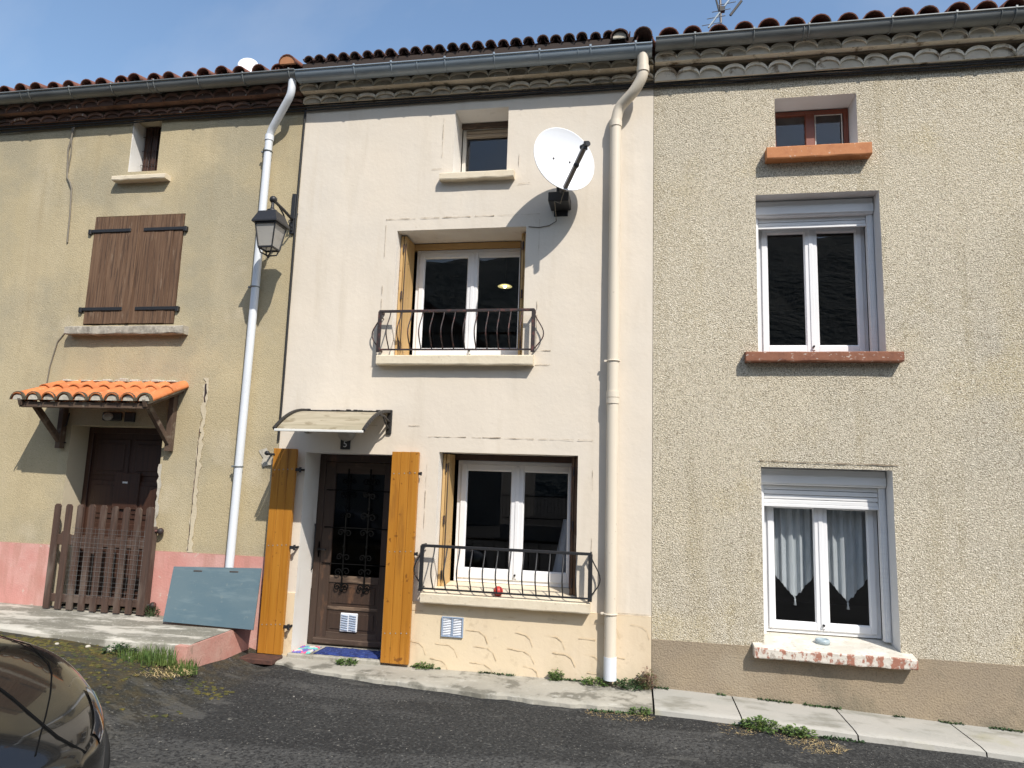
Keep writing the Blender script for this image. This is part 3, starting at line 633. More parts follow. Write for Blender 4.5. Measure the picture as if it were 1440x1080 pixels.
# downpipe
def pipe(parent, pts, r, mt, clips, collars, cm):
    b = MB()
    P = [Vector(p) for p in pts]; out = []
    for i, p in enumerate(P):
        if 0 < i < len(P)-1:
            a = (P[i-1]-p); c = (P[i+1]-p); k = min(.09, a.length*.4, c.length*.4)
            A = p+a.normalized()*k; C = p+c.normalized()*k
            for t in (0, .25, .5, .75, 1): out.append(A*(1-t)**2+p*2*t*(1-t)+C*t*t)
        else: out.append(p)
    b.tube(out, r, 16)
    for c in collars: b.tube([Vector(c)-Vector((0, 0, .035)), Vector(c)+Vector((0, 0, .035))], r+.008, 16)
    d = b.build('downpipe', mt, parent)
    for c in clips:
        q = MB(); x, y, z = c
        q.tube([(x+(r+.005)*math.cos(a), y+(r+.005)*math.sin(a), z) for a in [2*math.pi*k/16 for k in range(17)]], .008, 6)
        q.box(x-.010, x+.010, y+r, .03, z-.010, z+.010); q.box(x-r-.04, x-r+.005, y-.012, y+.012, z-.012, z+.012, .003)
        q.build('pipe_clip', cm, d)
    return d
pipe(HL, [(-4.19, -.265, 6.87), (-4.19, -.265, 6.66), (-4.545, -.085, 6.27), (-4.572, -.085, .42)], .047, M['whitepipe'], [(-4.548, -.085, 6.02), (-4.561, -.085, 4.27), (-4.567, -.085, 2.10)], [(-4.545, -.085, 6.20)], M['zincold'])
# small attic opening: white reveal board and dark slats
b = MB(); b.box(-6.593, -6.585, .004, .236, 5.90, 6.63); b.build('reveal_board', M['reveal'], HL)
W_ = MB(); W_.box(-6.585, -6.167, .235, .25, 5.90, 6.635); W_ = W_.build('window', M['darkdoor'], HL)
for k in range(4):
    b = MB(); x = -6.56+.105*k; b.box(x, x+.085, .205, .225, 5.905, 6.63, .004); b.build('slat', M['darkdoor'], W_)
b = MB()
for k in range(9): b.tube([(-6.545+k*.046, .19, 5.91), (-6.545+k*.046, .19, 6.62)], .004, 5)
for z in (6.08, 6.28, 6.48): b.tube([(-6.58, .19, z), (-6.17, .19, z)], .004, 5)
b.build('grille', M['rustmetal'], W_)
sill(HL, -6.725, -5.945, 5.735, 5.80, -.11, .2, M['sillcream'], wx=(-6.595, -6.165))
sill(HL, -7.13, -5.46, 3.695, 3.795, -.12, .06, M['sillgrey'], rough=.010, wx=(-6.985, -5.675))
# closed shutters
for k, (a, c) in enumerate(((-6.978, -6.337), (-6.331, -5.682))):
    b = MB(); planks(b, a, c, -.014, .02, 3.845, 5.282, 5, seed=k, gap=.003, jit=.003)
    if k: b.box(a-.030, a+.026, -.028, -.0165, 3.85, 5.278, .004)
    s_ = b.build('shutter', M['brownwood'], HL)
    for z in (4.04, 5.085):
        h = MB(); x0, x1 = (a-.045, a+.555) if k == 0 else (c-.555, c+.045)
        h.box(x0, x1, -.028, -.0165, z-.022, z+.022, .004)
        xe = x0 if k == 0 else x1; h.box(xe-.022, xe+.022, -.04, .03, z-.045, z+.022, .005); h.build('strap_hinge', M['blackmetal'], s_)
# front door
b = MB(); frame_rect(b, -6.963, -5.667, .36, 2.545, .07, .29, .36); b.box(-6.895, -5.735, .315, .35, .40, 2.475)
D_ = MB(); D_.bm.free(); D_ = b.build('door', M['darkdoor'], HL)
for r_, (za, zb) in enumerate(((.48, .98), (1.04, 1.34), (1.40, 1.88), (1.94, 2.40))):
    for c_ in range(2):
        xa = -6.85+c_*.56; b = MB(); b.box(xa, xa+.50, .300, .316, za, zb, .012); b.box(xa+.06, xa+.44, .288, .302, za+.06, zb-.06, .010); b.build('panel', M['darkdoor'], D_)
b = MB(); b.box(-6.50, -6.14, .270, .299, 1.52, 1.98, .008); b.build('letterbox', M['darkdoor'], D_)
b = MB(); b.box(-6.37, -6.30, .262, .2695, 1.845, 1.868); b.build('nameplate', M['mirrorwhite'], D_)
b = MB(); b.tube([(-5.83, .29, 1.35), (-5.83, .24, 1.35), (-5.94, .235, 1.35)], .011, 8); b.build('handle', M['blackmetal'], D_)
# plastered-over groove in the wall
def groove_strip(b, pts, w, y, seed=0, rag=.35):
    rnd = random.Random(seed); P = [Vector((p[0], 0, p[1])) for p in pts]
    for a, c in zip(P, P[1:]):
        L = (c-a).length; n = max(1, int(L/.05)); d = (c-a).normalized(); s_ = Vector((d.z, 0, -d.x))
        pv = None
        for i in range(n+1):
            q = a+d*(L*i/n); ww = w*(1+rag*rnd.uniform(-1, 1)); o = s_*w*rag*rnd.uniform(-.6, .6)
            cur = (b.bm.verts.new((q.x+o.x+s_.x*ww/2, y, q.z+o.z+s_.z*ww/2)), b.bm.verts.new((q.x+o.x-s_.x*ww/2, y, q.z+o.z-s_.z*ww/2)))
            if pv: f = b.bm.faces.new((pv[0], pv[1], cur[1], cur[0])); f.material_index = b.mi
            pv = cur
b = MB(); groove_strip(b, [(-5.14, 3.16), (-5.14, 2.5), (-5.15, 1.08)], .055, -.011, 2, .5); b.mi = 1
groove_strip(b, [(-5.145, 3.09), (-5.14, 2.86)], .03, -.013, 3, .5); groove_strip(b, [(-5.165, 2.66), (-5.17, 2.4), (-5.175, 1.1)], .007, -.0125, 4, .9)
b.build('mortar_patch', [M['ochrereveal'], M['rustmetal']], HL)
b = MB(); groove_strip(b, [(-5.645, 2.1), (-5.640, 1.05)], .04, -.0105, 5, .5); b.build('mortar_patch', M['mortar'], HL)
b = MB(); groove_strip(b, [(-4.30, 2.32), (-4.24, 2.12)], .13, -.0115, 8, .3); b.build('mortar_patch', M['mortar'], HL)

# ================================================================== MIDDLE HOUSE
HM = thing('terraced_house', (-2, 0, 0), 'smooth cream painted terraced house with amber door shutters and two iron window guards', 'house', 'terraced houses in the row')
opsM = [(-2.163, -1.505, 5.655, 6.455, .36), (-2.811, -1.250, 3.43, 4.955, .47), (-2.160, -.600, .815, 2.335, .44), (-3.768, -2.712, .06, 2.288, .38, 1)]
b = MB(); wall_panel(b, XJ+.0, XR0-.004, .70, 6.80, opsM, -.006, seed=11, amp=.006)
b.mi = 2
rs = 21
def gl(pts, w=.006):
    global rs; rs += 1
    groove_strip(b, pts, w, -.0145, rs, .8)
def broken(x0, z0, x1, z1, seed, dens=.6, w=.005):
    rnd = random.Random(seed); t = 0
    L = math.hypot(x1-x0, z1-z0)
    while t < 1:
        k = rnd.uniform(.05, .28)/L*1.6
        if rnd.random() < dens: gl([(x0+(x1-x0)*t, z0+(z1-z0)*t), (x0+(x1-x0)*min(1, t+k), z0+(z1-z0)*min(1, t+k))], w*rnd.uniform(.6, 1.3))
        t += k*1.15
for (x0, x1, z0, z1, top) in ((-2.30, -1.36, 5.70, 6.36, 0), (-2.955, -1.095, 3.32, 5.10, 1), (-2.295, -.440, 1.32, 2.505, 1)):
    if top: broken(x0, z1, x1, z1, int(x0*100)+1000, .9, .006)
    broken(x0, z0, x0, z1, int(x0*100)+2000, .6, .0045); broken(x1, z0, x1, z1, int(x0*100)+3000, .6, .0045)
for (xa, xb, z) in ((-2.42, -2.30, 5.71), (-1.36, -1.22, 5.48), (-3.05, -2.9, 3.31), (-1.1, -.93, 3.33), (-1.1, -.9, 3.49), (-.18, .17, .715), (-3.0, -2.4, 2.62)): broken(xa, z, xb, z+.004, int(xa*77)+500, .95)
b.build('wall', [M['cream'], M['creamreveal'], M['groove']], HM)
b = MB(); wall_panel(b, XJ, XR0-.004, -.12, .70, opsM, -.016, seed=12, amp=.005)
for xa_, xb_ in ((XJ, -3.768), (-2.712, XR0-.004)): b.face([(xa_, -.016, .70), (xb_, -.016, .70), (xb_, 0, .704), (xa_, 0, .704)])
b.mi = 2
rnd = random.Random(5)
for row in range(4):
    z = .61-row*.165; x = -2.4+.25*(row % 2)
    while x < .1:
        k = rnd.uniform(.16, .30)
        if not (-2.06 < x+.1 < -1.77 and z > .33):
            pts = [(x, z+rnd.uniform(-.01, .01)), (x+k*.6, z-.012), (x+k*.85, z-.05), (x+k, z-.13)] if rnd.random() < .6 else [(x, z), (x+k*.6, z-.008)]
            if pts[-1][0] < .17 and pts[-1][1] > -.08: groove_strip(b, pts, .006, -.0235, rnd.randint(0, 999), .8)
        x += k+rnd.uniform(.1, .32)
b.build('plinth', [M['creamplinth'], M['creamreveal'], M['plinthgroove']], HM)
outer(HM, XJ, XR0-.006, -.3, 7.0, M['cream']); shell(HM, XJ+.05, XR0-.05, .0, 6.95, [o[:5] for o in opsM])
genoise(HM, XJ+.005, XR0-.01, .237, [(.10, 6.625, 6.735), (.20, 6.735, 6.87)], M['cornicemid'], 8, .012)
b = MB(); b.box(XJ+.01, XR0-.22, -.20, -.17, 6.94, 7.10, .004); b.build('fascia', M['fascia'], HM)
roof(HM, XJ+.02, XR0-.28, .157, .068, -.235, 7.115, M['tiledark'], seed=6, jit=.008)
b = MB(); 
for xx in (-.24+.04, .06): canal(b, xx, -.30, 7.035, .2, 7.17, .105); canal(b, xx, .12, 7.15, .7, 7.31, .105)
canal(b, -.07, -.27, 7.06, .2, 7.19, .08, up=False); b.build('rake_tile', M['tiledark'], HM)
b = MB(); b.prism([(-.2+.075*math.cos(math.pi*k/12), .075*math.sin(math.pi*k/12)) for k in range(13)], 0, .02, lambda u, v, t: (u, -.285+t, 7.04+v)); b.build('tile_end', M['mortar'], HM)
gutter(HM, XJ+.005, XR0-.03, -.265, 6.905, .094, M['zinc'], [-3.35, -2.88, -2.22, -1.63, -1.10, -.52, -.02], fall=-.012)
d_ = pipe(HM, [(.06, -.265, 6.83), (.062, -.265, 6.56), (-.03, -.215, 6.42), (-.20, -.105, 6.30), (-.236, -.095, 6.14), (-.228, -.095, .30)], .062, M['creampipe'], [(-.23, -.095, 3.36), (-.229, -.095, .72)], [(.062, -.265, 6.64), (-.236, -.095, 6.10), (-.232, -.095, 2.99), (-.232, -.095, 2.93)], M['creampipe'])
b = MB(); b.tube([(-.227, -.095, .30), (-.226, -.095, .075)], .066, 16); b.build('pipe_foot', M['whitepipe'], d_)
# attic window
b = MB(); frame_rect(b, -2.150, -1.507, 5.665, 6.43, .045, .345, .40); Wt = b.build('window', M['oldwhite'], HM)
b = MB(); b.box(-2.104, -1.554, .355, .372, 6.275, 6.39); [b.box(-2.106, -1.552, .336, .353, 6.28+.045*k, 6.32+.045*k, .006) for k in range(2)]; b.build('rolled_blind', M['blind'], Wt)
b = MB(); b.box(-2.106, -1.552, .372, .378, 5.708, 6.28); b.build('pane', M['glass'], Wt)
b = MB(); b.box(-2.163+.003, -1.508, .30, .345, 6.385, 6.45, .004); b.build('head_board', M['olddoorh'], Wt)
# windows with folding shutters
W2 = casement(HM, -2.705, -1.285, 3.475, 4.865, .46, M['pvc'], fw=.055, sw=.062, sb=.09, meet=-1.975)
b = MB(); b.box(-2.808, -1.253, .44, .52, 4.868, 4.945, .004); b.build('head_board', M['pineh'], W2)
folded(HM, -2.809, 1, .12, .45, 3.45, 4.935, M['pine']); folded(HM, -1.252, -1, .14, .45, 3.45, 4.935, M['pine'])
W1 = casement(HM, -2.045, -.625, .875, 2.262, .43, M['pvc'], fw=.055, sw=.070, sb=.11, meet=-1.325)
b = MB(); b.box(-2.157, -.603, .41, .49, 2.265, 2.330, .004); b.build('head_board', M['darkdoor'], W1)
folded(HM, -2.158, 1, .14, .42, .835, 2.320, M['pine']); folded(HM, -.602, -1, .10, .42, .835, 2.320, M['brownwood'])
sill(HM, -2.295, -1.402, 5.535, 5.62, -.10, .36, M['sillcream'], wx=(-2.163, -1.505))
sill(HM, -2.935, -1.112, 3.315, 3.425, -.12, .47, M['sillcream'], wx=(-2.811, -1.25), slope=.05)
sill(HM, -2.262, -.440, .708, .812, -.13, .44, M['sillcream'], wx=(-2.160, -.600), slope=.06)
# entrance door with glazed, grilled upper half
b = MB(); frame_rect(b, -3.766, -2.714, .075, 2.285, .085, .365, .43, .006)
Dm = b.build('door', M['olddoor'], HM)
xa, xb = -3.68, -2.80; y = .372
b = MB(); b.box(xa, xa+.13, y, y+.045, .08, 2.195, .005); b.build('stile', M['olddoor'], Dm); b = MB(); b.box(xb-.13, xb, y, y+.045, .08, 2.195, .005); b.build('stile', M['olddoor'], Dm)
for (za, zb) in ((.08, .22), (.47, .51), (.78, .86), (2.06, 2.195)):
    b = MB(); b.box(xa+.129, xb-.129, y+.003, y+.042, za, zb, .005); b.build('rail', M['olddoorh'], Dm)
b = MB(); b.box(xa-.02, xb+.02, y-.03, y+.002, .085, .15, .012); b.build('weather_bar', M['olddoorh'], Dm)
for (za, zb) in ((.22, .47), (.51, .78)):
    b = MB(); b.box(xa+.128, xb-.128, y+.016, y+.034, za-.002, zb+.002); b.box(xa+.17, xb-.17, y+.006, y+.017, za+.035, zb-.035, .008); b.build('panel', M['olddoor'], Dm)
b = MB(); b.box(xa+.128, xb-.128, y+.022, y+.028, .858, 2.062); b.build('pane', glassmat('door_glass', .5, 1.55, .06), Dm)
# grille
b = MB(); gy = y-.012
for z in (1.00, 1.42, 1.86): b.tube([(xa+.03, gy, z), (xb-.03, gy, z)], .007, 6)
for x in (xa+.30, xa+.58): b.tube([(x, gy-.004, .76), (x, gy-.004, 2.12)], .009, 6)
def scroll(b, cx, cz, r, turn, flip, y):
    pts = []
    for k in range(22):
        t = k/21; a = t*turn; rr = r*(1-.78*t); pts.append((cx+flip*rr*math.cos(a), y-.006*t, cz+rr*math.sin(a)))
    b.tube(pts, [.0085-.003*k/21 for k in range(22)], 6)
for x in (xa+.30, xa+.58):
    for z in (.74, .91, 1.08, 1.36, 1.55, 1.80, 1.97):
        rq = random.Random(int(z*100)+int(x*50)); k_ = rq.uniform(.7, 1.1)
        for fl in (-1, 1): scroll(b, x+fl*.05*k_, z+rq.uniform(-.012, .012), .046*k_, rq.uniform(6.5, 9.0), -fl, gy-.012)
    b.ball((x, gy-.01, .70), .02, 10); b.ball((x, gy-.01, 1.2), .017, 10); b.ball((x, gy-.01, 1.64), .017, 10)
b.build('grille', M['cardark'], Dm)
b = MB(); b.box(-3.37, -3.16, y-.016, y+.007, .235, .445, .006); vg = b.build('vent', M['ventwhite'], Dm)
b = MB()
for cx in (-3.315, -3.215):
    for k in range(7):
        z = .255+k*.026; b.beam((cx-.042, y-.0205, z+.010), (cx+.042, y-.0205, z), .012, .011, bev=.002)
b.build('louvre', M['ventblue'], vg)
b = MB(); b.tube([(-3.70, y-.006, 1.16), (-3.70, y-.05, 1.16), (-3.59, y-.055, 1.16)], .011, 8); b.box(-3.715, -3.685, y-.007, y, 1.06, 1.25, .004); b.build('handle', M['blackmetal'], Dm)
# iron handrail stub on the jamb
b = MB(); b.tube([(-3.755, .33, 1.45), (-3.735, .30, 1.42), (-3.735, .30, .95), (-3.76, .33, .92)], .008, 6); b.build('pull_bar', M['blackmetal'], HM)
# amber shutters folded open beside the door
for k, (x0, x1, tilt) in enumerate(((-4.122, -3.835, .0), (-2.688, -2.372, .0))):
    rnd = random.Random(k); b = MB(); z0, z1 = .045, 2.325
    yy = -.115 if k == 0 else -.085
    for q in range(3):
        w = (x1-x0)/3; b.box(x0+w*q+.0012, x0+w*(q+1)-.0012, yy+rnd.uniform(-.001, .001), yy+.027, z0+rnd.uniform(0, .004), z1-rnd.uniform(0, .004), .003)
    b.box(x0+.004, x1-.004, yy+.030, yy+.056, z0+.005, z1-.005, .003)
    s_ = b.build('shutter', M['amber'], HM)
    c = MB()
    for z in (z0+.31, 1.22, z1-.25):
        for q in range(5): c.ball((x0+.035+(x1-x0-.07)*q/4, yy-.002, z+.004*q), .0065, 8, (1, .5, 1))
    c.build('rivet', M['zinc'], s_)
    for z in (z0+.30, 1.21, z1-.24):
        h = MB(); xe = x1 if k == 0 else x0; sg = 1 if k == 0 else -1
        if k == 1 and z < 1: continue
        if k == 0:
            h.box(xe-.006, xe+.05, yy+.01, yy+.03, z-.018, z+.018, .003); h.tube([(xe+.055, yy+.02, z-.03), (xe+.055, yy+.02, z+.03)], .014, 8); h.box(xe+.045, xe+.065, yy+.02, .0, z-.012, z+.012, .003)
        else:
            h.box(x1-.004, x1+.035, yy+.01, yy+.03, z-.015, z+.015, .003); h.tube([(x1+.03, yy+.02, z-.02), (x1+.03, yy+.02, z+.02)], .011, 8)
        h.build('hinge', M['blackmetal'], s_)
b = MB(); b.tube([(-4.20, .0, 2.255), (-4.20, -.10, 2.255)], .012, 8); b.ball((-4.20, -.115, 2.265), .028, 10, (1.2, .8, 1)); b.box(-4.20, -4.10, -.125, -.112, 2.24, 2.265, .004); tag(b.build('shutter_stop', M['blackmetal']), 'black iron shutter stop on a mortar patch left of the amber shutter', 'shutter stop')
# vent in the plinth
b = MB(); frame_rect(b, -2.035, -1.795, .355, .565, .014, -.042, -.015, .003); b.box(-1.922, -1.908, -.041, -.016, .37, .55); vg = b.build('vent', M['ventblue'], HM)
b = MB()
for cx in (-1.972, -1.858):
    for k in range(7): b.beam((cx-.047, -.030, .378+k*.026), (cx+.047, -.024, .392+k*.026), .010, .014, bev=.002)
b.box(-2.022, -1.808, -.022, -.0165, .366, .554); b.build('louvre', M['ventwhite'], vg)

# ================================================================== RIGHT HOUSE
HR = thing('terraced_house', (3, 0, -.05), 'beige roughcast terraced house with white roller shutter windows and painted sills', 'house', 'terraced houses in the row')
opsR = [(1.505, 2.350, 5.735, 6.345, .30), (1.283, 2.535, 3.465, 5.225, .40), (1.290, 2.542, .505, 2.270, .40)]
b = MB(); wall_panel(b, XR0, XR1, .482, 6.80, opsR, -.004, seed=21, amp=.006); b.mi = 2
groove_strip(b, [(1.27, 2.335), (1.9, 2.325), (2.60, 2.320)], .010, -.013, 77, .6)
b.mi = 0
b.build('wall', [M['rough'], M['greyreveal'], M['roughplinth']], HR)
b = MB(); wall_panel(b, XR0, XR1, -.5, .482, [], -.012, seed=22, amp=.006); b.face([(XR0, -.012, .482), (XR1, -.012, .482), (XR1, 0, .485), (XR0, 0, .485)]); b.build('plinth', [M['roughplinth']], HR)
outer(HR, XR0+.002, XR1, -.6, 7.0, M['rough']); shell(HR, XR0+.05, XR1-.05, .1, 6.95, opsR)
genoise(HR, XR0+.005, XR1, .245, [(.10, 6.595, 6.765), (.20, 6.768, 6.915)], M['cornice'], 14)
roof(HR, XR0+.02, XR1, .268, .112, -.285, 7.0, M['tile'], seed=9, jit=.012)
gutter(HR, XR0+.01, XR1, -.265, 6.955, .090, M['zincold'], [.62, 1.24, 1.80, 2.62, 3.23, 3.78, 4.6, 5.4, 6.2])
b = MB(); frame_rect(b, 1.52, 2.345, 5.755, 6.332, .05, .275, .33, .004); b.box(1.885, 1.985, .268, .325, 5.79, 6.30, .006); W3 = b.build('window', M['redwood'], HR)
for (a, c) in ((1.568, 1.892), (1.978, 2.298)):
    b = MB(); b.box(a, c, .298, .304, 5.80, 6.29); b.build('pane', M['glass'], W3)
b = MB(); frame_rect(b, 1.99, 2.285, 5.81, 6.28, .012, .288, .297, .002); b.build('inner_frame', M['oldwhite'], W3)
sill(HR, 1.388, 2.445, 5.578, 5.715, -.13, .3, M['sillorange'], wx=(1.505, 2.35))
def roller_window(x0, x1, z0, ztop, zbox, zsl, nslat, meet):
    Wn = casement(HR, x0+.075, x1-.045, z0, zsl+.06, .36, M['pvc'], fw=.05, sw=.062, sb=.075, meet=meet)
    b = MB(); b.box(x0+.003, x1-.003, .165, .34, zbox, ztop-.004, .012); b.box(x0+.006, x1-.006, .150, .166, zbox+.02, ztop-.07, .006); b.build('shutter_box', M['pvcgrey'], Wn)
    b = MB(); h = (zbox-zsl)/nslat
    for k in range(nslat): b.box(x0+.06, x1-.07, .225+.003*(k % 2), .24, zsl+h*k+.002, zsl+h*(k+1)-.003, .006)
    b.box(x0+.058, x1-.068, .220, .245, zsl-.03, zsl+.002, .004); b.build('roller_shutter', M['pvcgrey'], Wn)
    for xx, w in ((x0+.004, .055), (x1-.068, .064)):
        b = MB(); b.box(xx, xx+w, .20, .27, z0+.0, zbox, .004); b.box(xx+w*.3, xx+w*.7, .19, .2005, z0+.004, zbox-.004, .002); b.build('guide_rail', M['pvcgrey'], Wn)
    return Wn
roller_window(1.283, 2.535, 3.500, 5.222, 5.035, 4.945, 2, 1.920)
roller_window(1.290, 2.542, .570, 2.267, 2.090, 1.895, 4, 1.935)
sill(HR, 1.142, 2.662, 3.358, 3.460, -.12, .4, M['sillred'], rough=.006, wx=(1.283, 2.535), slope=.03)
sill(HR, 1.176, 2.642, .402, .502, -.14, .4, M['sillworn'], rough=.010, topmat=M['silltopworn'], wx=(1.290, 2.542), slope=.06)

# ================================================================== OBJECTS ON THE WALLS
# tiled porch over the left door
PC = thing('porch_canopy', (-6.3, 0, 2.75), 'small orange tiled porch on timber brackets over the left door', 'porch')
px0, px1, zb_, zf_, yf_ = -7.17, -5.43, 3.02, 2.775, -.63
b = MB(); sl_ = (zb_-zf_)/(-yf_); n = 8; p = (px1-px0)/n; rnd = random.Random(3)
for c in range(2):
    for k in range(n+1):
        y0 = yf_+.34*c; z = zf_+.34*c*sl_; r = .095; x = px0+.03+(px1-px0-.06)*k/n+rnd.uniform(-.008, .008)
        canal(b, x, y0+rnd.uniform(-.015, .015), z+.02+.012*c, y0+.36, z+.02+.36*sl_, r, seg=10)
    for k in range(n):
        canal(b, px0+.03+(px1-px0-.06)*(k+.5)/n, yf_+.34*c+.02, zf_+.34*c*sl_+.075+.008*c, yf_+.34*c+.36, zf_+.075+(.34*c+.36)*sl_, .10, up=False, seg=10)
b.build('tile_cover', M['neworange'], PC)
b = MB()
for k in range(n+1):
    x = px0+.03+(px1-px0-.06)*k/n
    for q in range(9):
        a, c = math.pi*q/9, math.pi*(q+1)/9; ra, rb = .099, .080
        b.face([(x+ra*math.cos(a), yf_-.022, zf_+.02+ra*math.sin(a)), (x+ra*math.cos(c), yf_-.022, zf_+.02+ra*math.sin(c)), (x+rb*math.cos(c), yf_-.024, zf_+.02+rb*math.sin(c)), (x+rb*math.cos(a), yf_-.024, zf_+.02+rb*math.sin(a))])
        b.face([(x+ra*math.cos(a), yf_-.022, zf_+.02+ra*math.sin(a)), (x+ra*math.cos(c), yf_-.022, zf_+.02+ra*math.sin(c)), (x+ra*math.cos(c), yf_+.01, zf_+.02+ra*math.sin(c)), (x+ra*math.cos(a), yf_+.01, zf_+.02+ra*math.sin(a))])
b.build('tile_rim', M['mossytile'], PC)
b = MB()
for k in range(n+1):
    x = px0+.03+(px1-px0-.06)*k/n; b.prism([(x+.066*math.cos(math.pi*q/8), .062*math.sin(math.pi*q/8)) for q in range(9)], 0, .03, lambda u, v, t: (u, yf_-.012+t, zf_+.022+v))
b.build('mortar_fill', M['mortar'], PC)
b = MB(); b.beam((px0+.02, yf_+.06, zf_-.03), (px1-.02, yf_+.06, zf_-.03), .06, .065); b.build('front_beam', M['beam'], PC)
for x in (px0+.05, px1-.035):
    b = MB(); b.beam((x, yf_, zf_-.005), (x, -.002, zb_-.005), .05, .085); b.build('rafter', M['beam'], PC)
b = MB(); b.beam((px1-.004, yf_-.0, zf_+.035), (px1-.004, -.004, zb_+.035), .022, .10); b.build('verge', M['sillgrey'], PC)
b = MB(); b.face([(px0, yf_+.02, zf_+.022), (px1, yf_+.02, zf_+.022), (px1, -.01, zb_+.018), (px0, -.01, zb_+.018)]); b.build('soffit_board', M['beam'], PC)
for x in (-7.06, -5.535):
    b = MB(); b.beam((x, -.045, 2.99), (x, -.045, 2.255), .07, .08, up=(0, 1, 0)); br = b.build('bracket', M['beam'], PC)
    b = MB(); b.beam((x, -.05, 2.34), (x, -.50, 2.78), .055, .065); b.build('strut', M['beam'], br)
b = MB()
rnd = random.Random(9); xx = px0+.04
while xx < px1-.05:
    w = rnd.uniform(.05, .14); b.box(xx, xx+w, -.06, .002, zb_+.075, zb_+.095+rnd.uniform(0, .03), .008); xx += w+rnd.uniform(-.01, .09)
b.build('mortar_fillet', M['mortar'], PC)
# bulkhead lamp under the porch
WL = thing('wall_lamp', (-6.37, 0, 2.66), 'small dark bulkhead lamp under the tiled porch', 'lamp')
b = MB(); b.box(-6.50, -6.24, -.06, -.008, 2.61, 2.72, .02, seg=2); b.build('housing', M['blackplastic'], WL)
b = MB(); b.ball((-6.40, -.07, 2.66), .05, 14, (1.4, .7, 1)); b.build('lens', M['lampglass'], WL)
b = MB(); b.box(-6.19, -6.06, -.05, -.008, 2.60, 2.72, .006); tag(b.build('meter_box', M['blackplastic']), 'little black box beside the bulkhead lamp under the porch', 'box')
# picket gate
G = thing('picket_gate', (-6.2, -.12, .36), 'weathered brown picket gate with wire mesh across the left doorway', 'gate')
gx = [-6.865+.158*k for k in range(9)]
rnd = random.Random(12)
for k, x in enumerate(gx):
    b = MB(); zt = 1.585+rnd.uniform(-.012, .012); w = .078
    if k == 8: w = .10
    b.prism([(-w/2, .365), (w/2, .365), (w/2, zt-.025), (w/4, zt), (-w/4, zt), (-w/2, zt-.025)], -.165, -.143, lambda u, v, t, x=x: (x+u+.012*(v-.4)*rnd.uniform(-.2, .2), t, v)); b.build('picket', M['gatewood'], G)
for (za, zb) in ((1.10, 1.22), (.44, .53)):
    b = MB(); b.box(-6.90, -5.60, -.142, -.110, za, zb, .004); b.build('rail', M['gatewood'], G)
b = MB(); b.beam((-6.80, -.126, 1.22), (-6.3, -.126, 1.05), .03, .09); b.build('brace', M['gatewood'], G)
b = MB(); b.box(-5.625, -5.57, -.14, -.04, .38, 1.36, .005); b.build('post', M['gatewood'], G)
b = MB(); gr = random.Random(2)
for k in range(17):
    x = -6.60+.06*k; b.tube([(x+gr.uniform(-.004, .004), -.170, .52), (x+gr.uniform(-.01, .01), -.171, .85), (x+gr.uniform(-.01, .01), -.170, 1.32)], .0011, 4)
for k in range(15): b.tube([(-6.62, -.171, .54+.055*k), (-6.1, -.171, .54+.055*k+gr.uniform(-.01, .01)), (-5.63, -.171, .535+.055*k)], .0011, 4)
b.build('wire_mesh', M['zincold'], G)
for z in (1.31, .46):
    b = MB(); b.tube([(-5.60, -.09, z), (-5.53, -.06, z)], .02, 8); b.ball((-5.52, -.06, z), .04, 10); b.build('hinge', M['rustmetal'], G)
# leaning sheet
b = MB(); m = Matrix(((1, 0, 0), (0, 1, 0), (0, 0, 1))).to_4x4()
A = Vector((-5.104, -.41, .372)); B = Vector((-4.015, -.41, .358)); Cc = Vector((-4.125, -.150, .966)); D = Vector((-5.224, -.150, .926))
nrm = (B-A).cross(D-A).normalized()*.014
b.face([A, B, Cc, D]); b.face([A+nrm, B+nrm, Cc+nrm, D+nrm]); 
for p, q in ((A, B), (B, Cc), (Cc, D), (D, A)): b.face([p, q, q+nrm, p+nrm])
PN = b.build('leaning_sheet', M['panel']); tag(PN, 'blue grey plastic sheet leaning on the pink wall beside the amber shutter', 'sheet')
for t in (.29, .70):
    c = MB(); p = D.lerp(Cc, t)+(A-D)*.07
    c.beam(p+Vector((-.055, -.012, 0)), p+Vector((.055, -.012, .002)), .016, .020); c.build('slot', M['dishgrey'], PN)
# wall lantern
LN = thing('wall_lantern', (-4.175, 0, 5.2), 'black iron lantern with frosted panes on a scrolled wall arm', 'lantern')
lx, ly = -4.175, -.49
def zz(v): return v
b = MB(); b.box(lx-.028, lx+.028, -.030, -.006, 4.955, 5.475, .006); b.build('back_plate', M['blackmetal'], LN)
b = MB(); b.tube([(lx, -.02, 5.14), (lx, -.25, 5.175), (lx, -.47, 5.195)], .018, 8); b.ball((lx, -.485, 5.20), .045, 12); b.tube([(lx, -.02, 4.99), (lx, -.14, 5.02), (lx, -.24, 5.12), (lx, -.36, 5.18)], .010, 8)
pts = [(lx, -.06-.05*math.cos(a)*(1-a/14), 5.07+.05*math.sin(a)*(1-a/14)) for a in [k*.45 for k in range(18)]]; b.tube(pts, .007, 6)
b.tube([(lx+.03, -.03, 5.15), (lx+.058, -.02, 5.20), (lx+.06, -.01, 5.22)], .006, 6); b.build('arm', M['blackmetal'], LN)
zt, zr, zm, zl = 5.07, 5.035, 4.90, 4.60   # cap, roof top, roof rim, bottom
hw_t, hw_r, hw_b = .085, .155, .085
b = MB()
def sq(h, z, x=lx, y=ly): return [(x-h, y-h, z), (x+h, y-h, z), (x+h, y+h, z), (x-h, y+h, z)]
def loft(b, a, c):
    for k in range(4): b.face([a[k], a[(k+1) % 4], c[(k+1) % 4], c[k]])
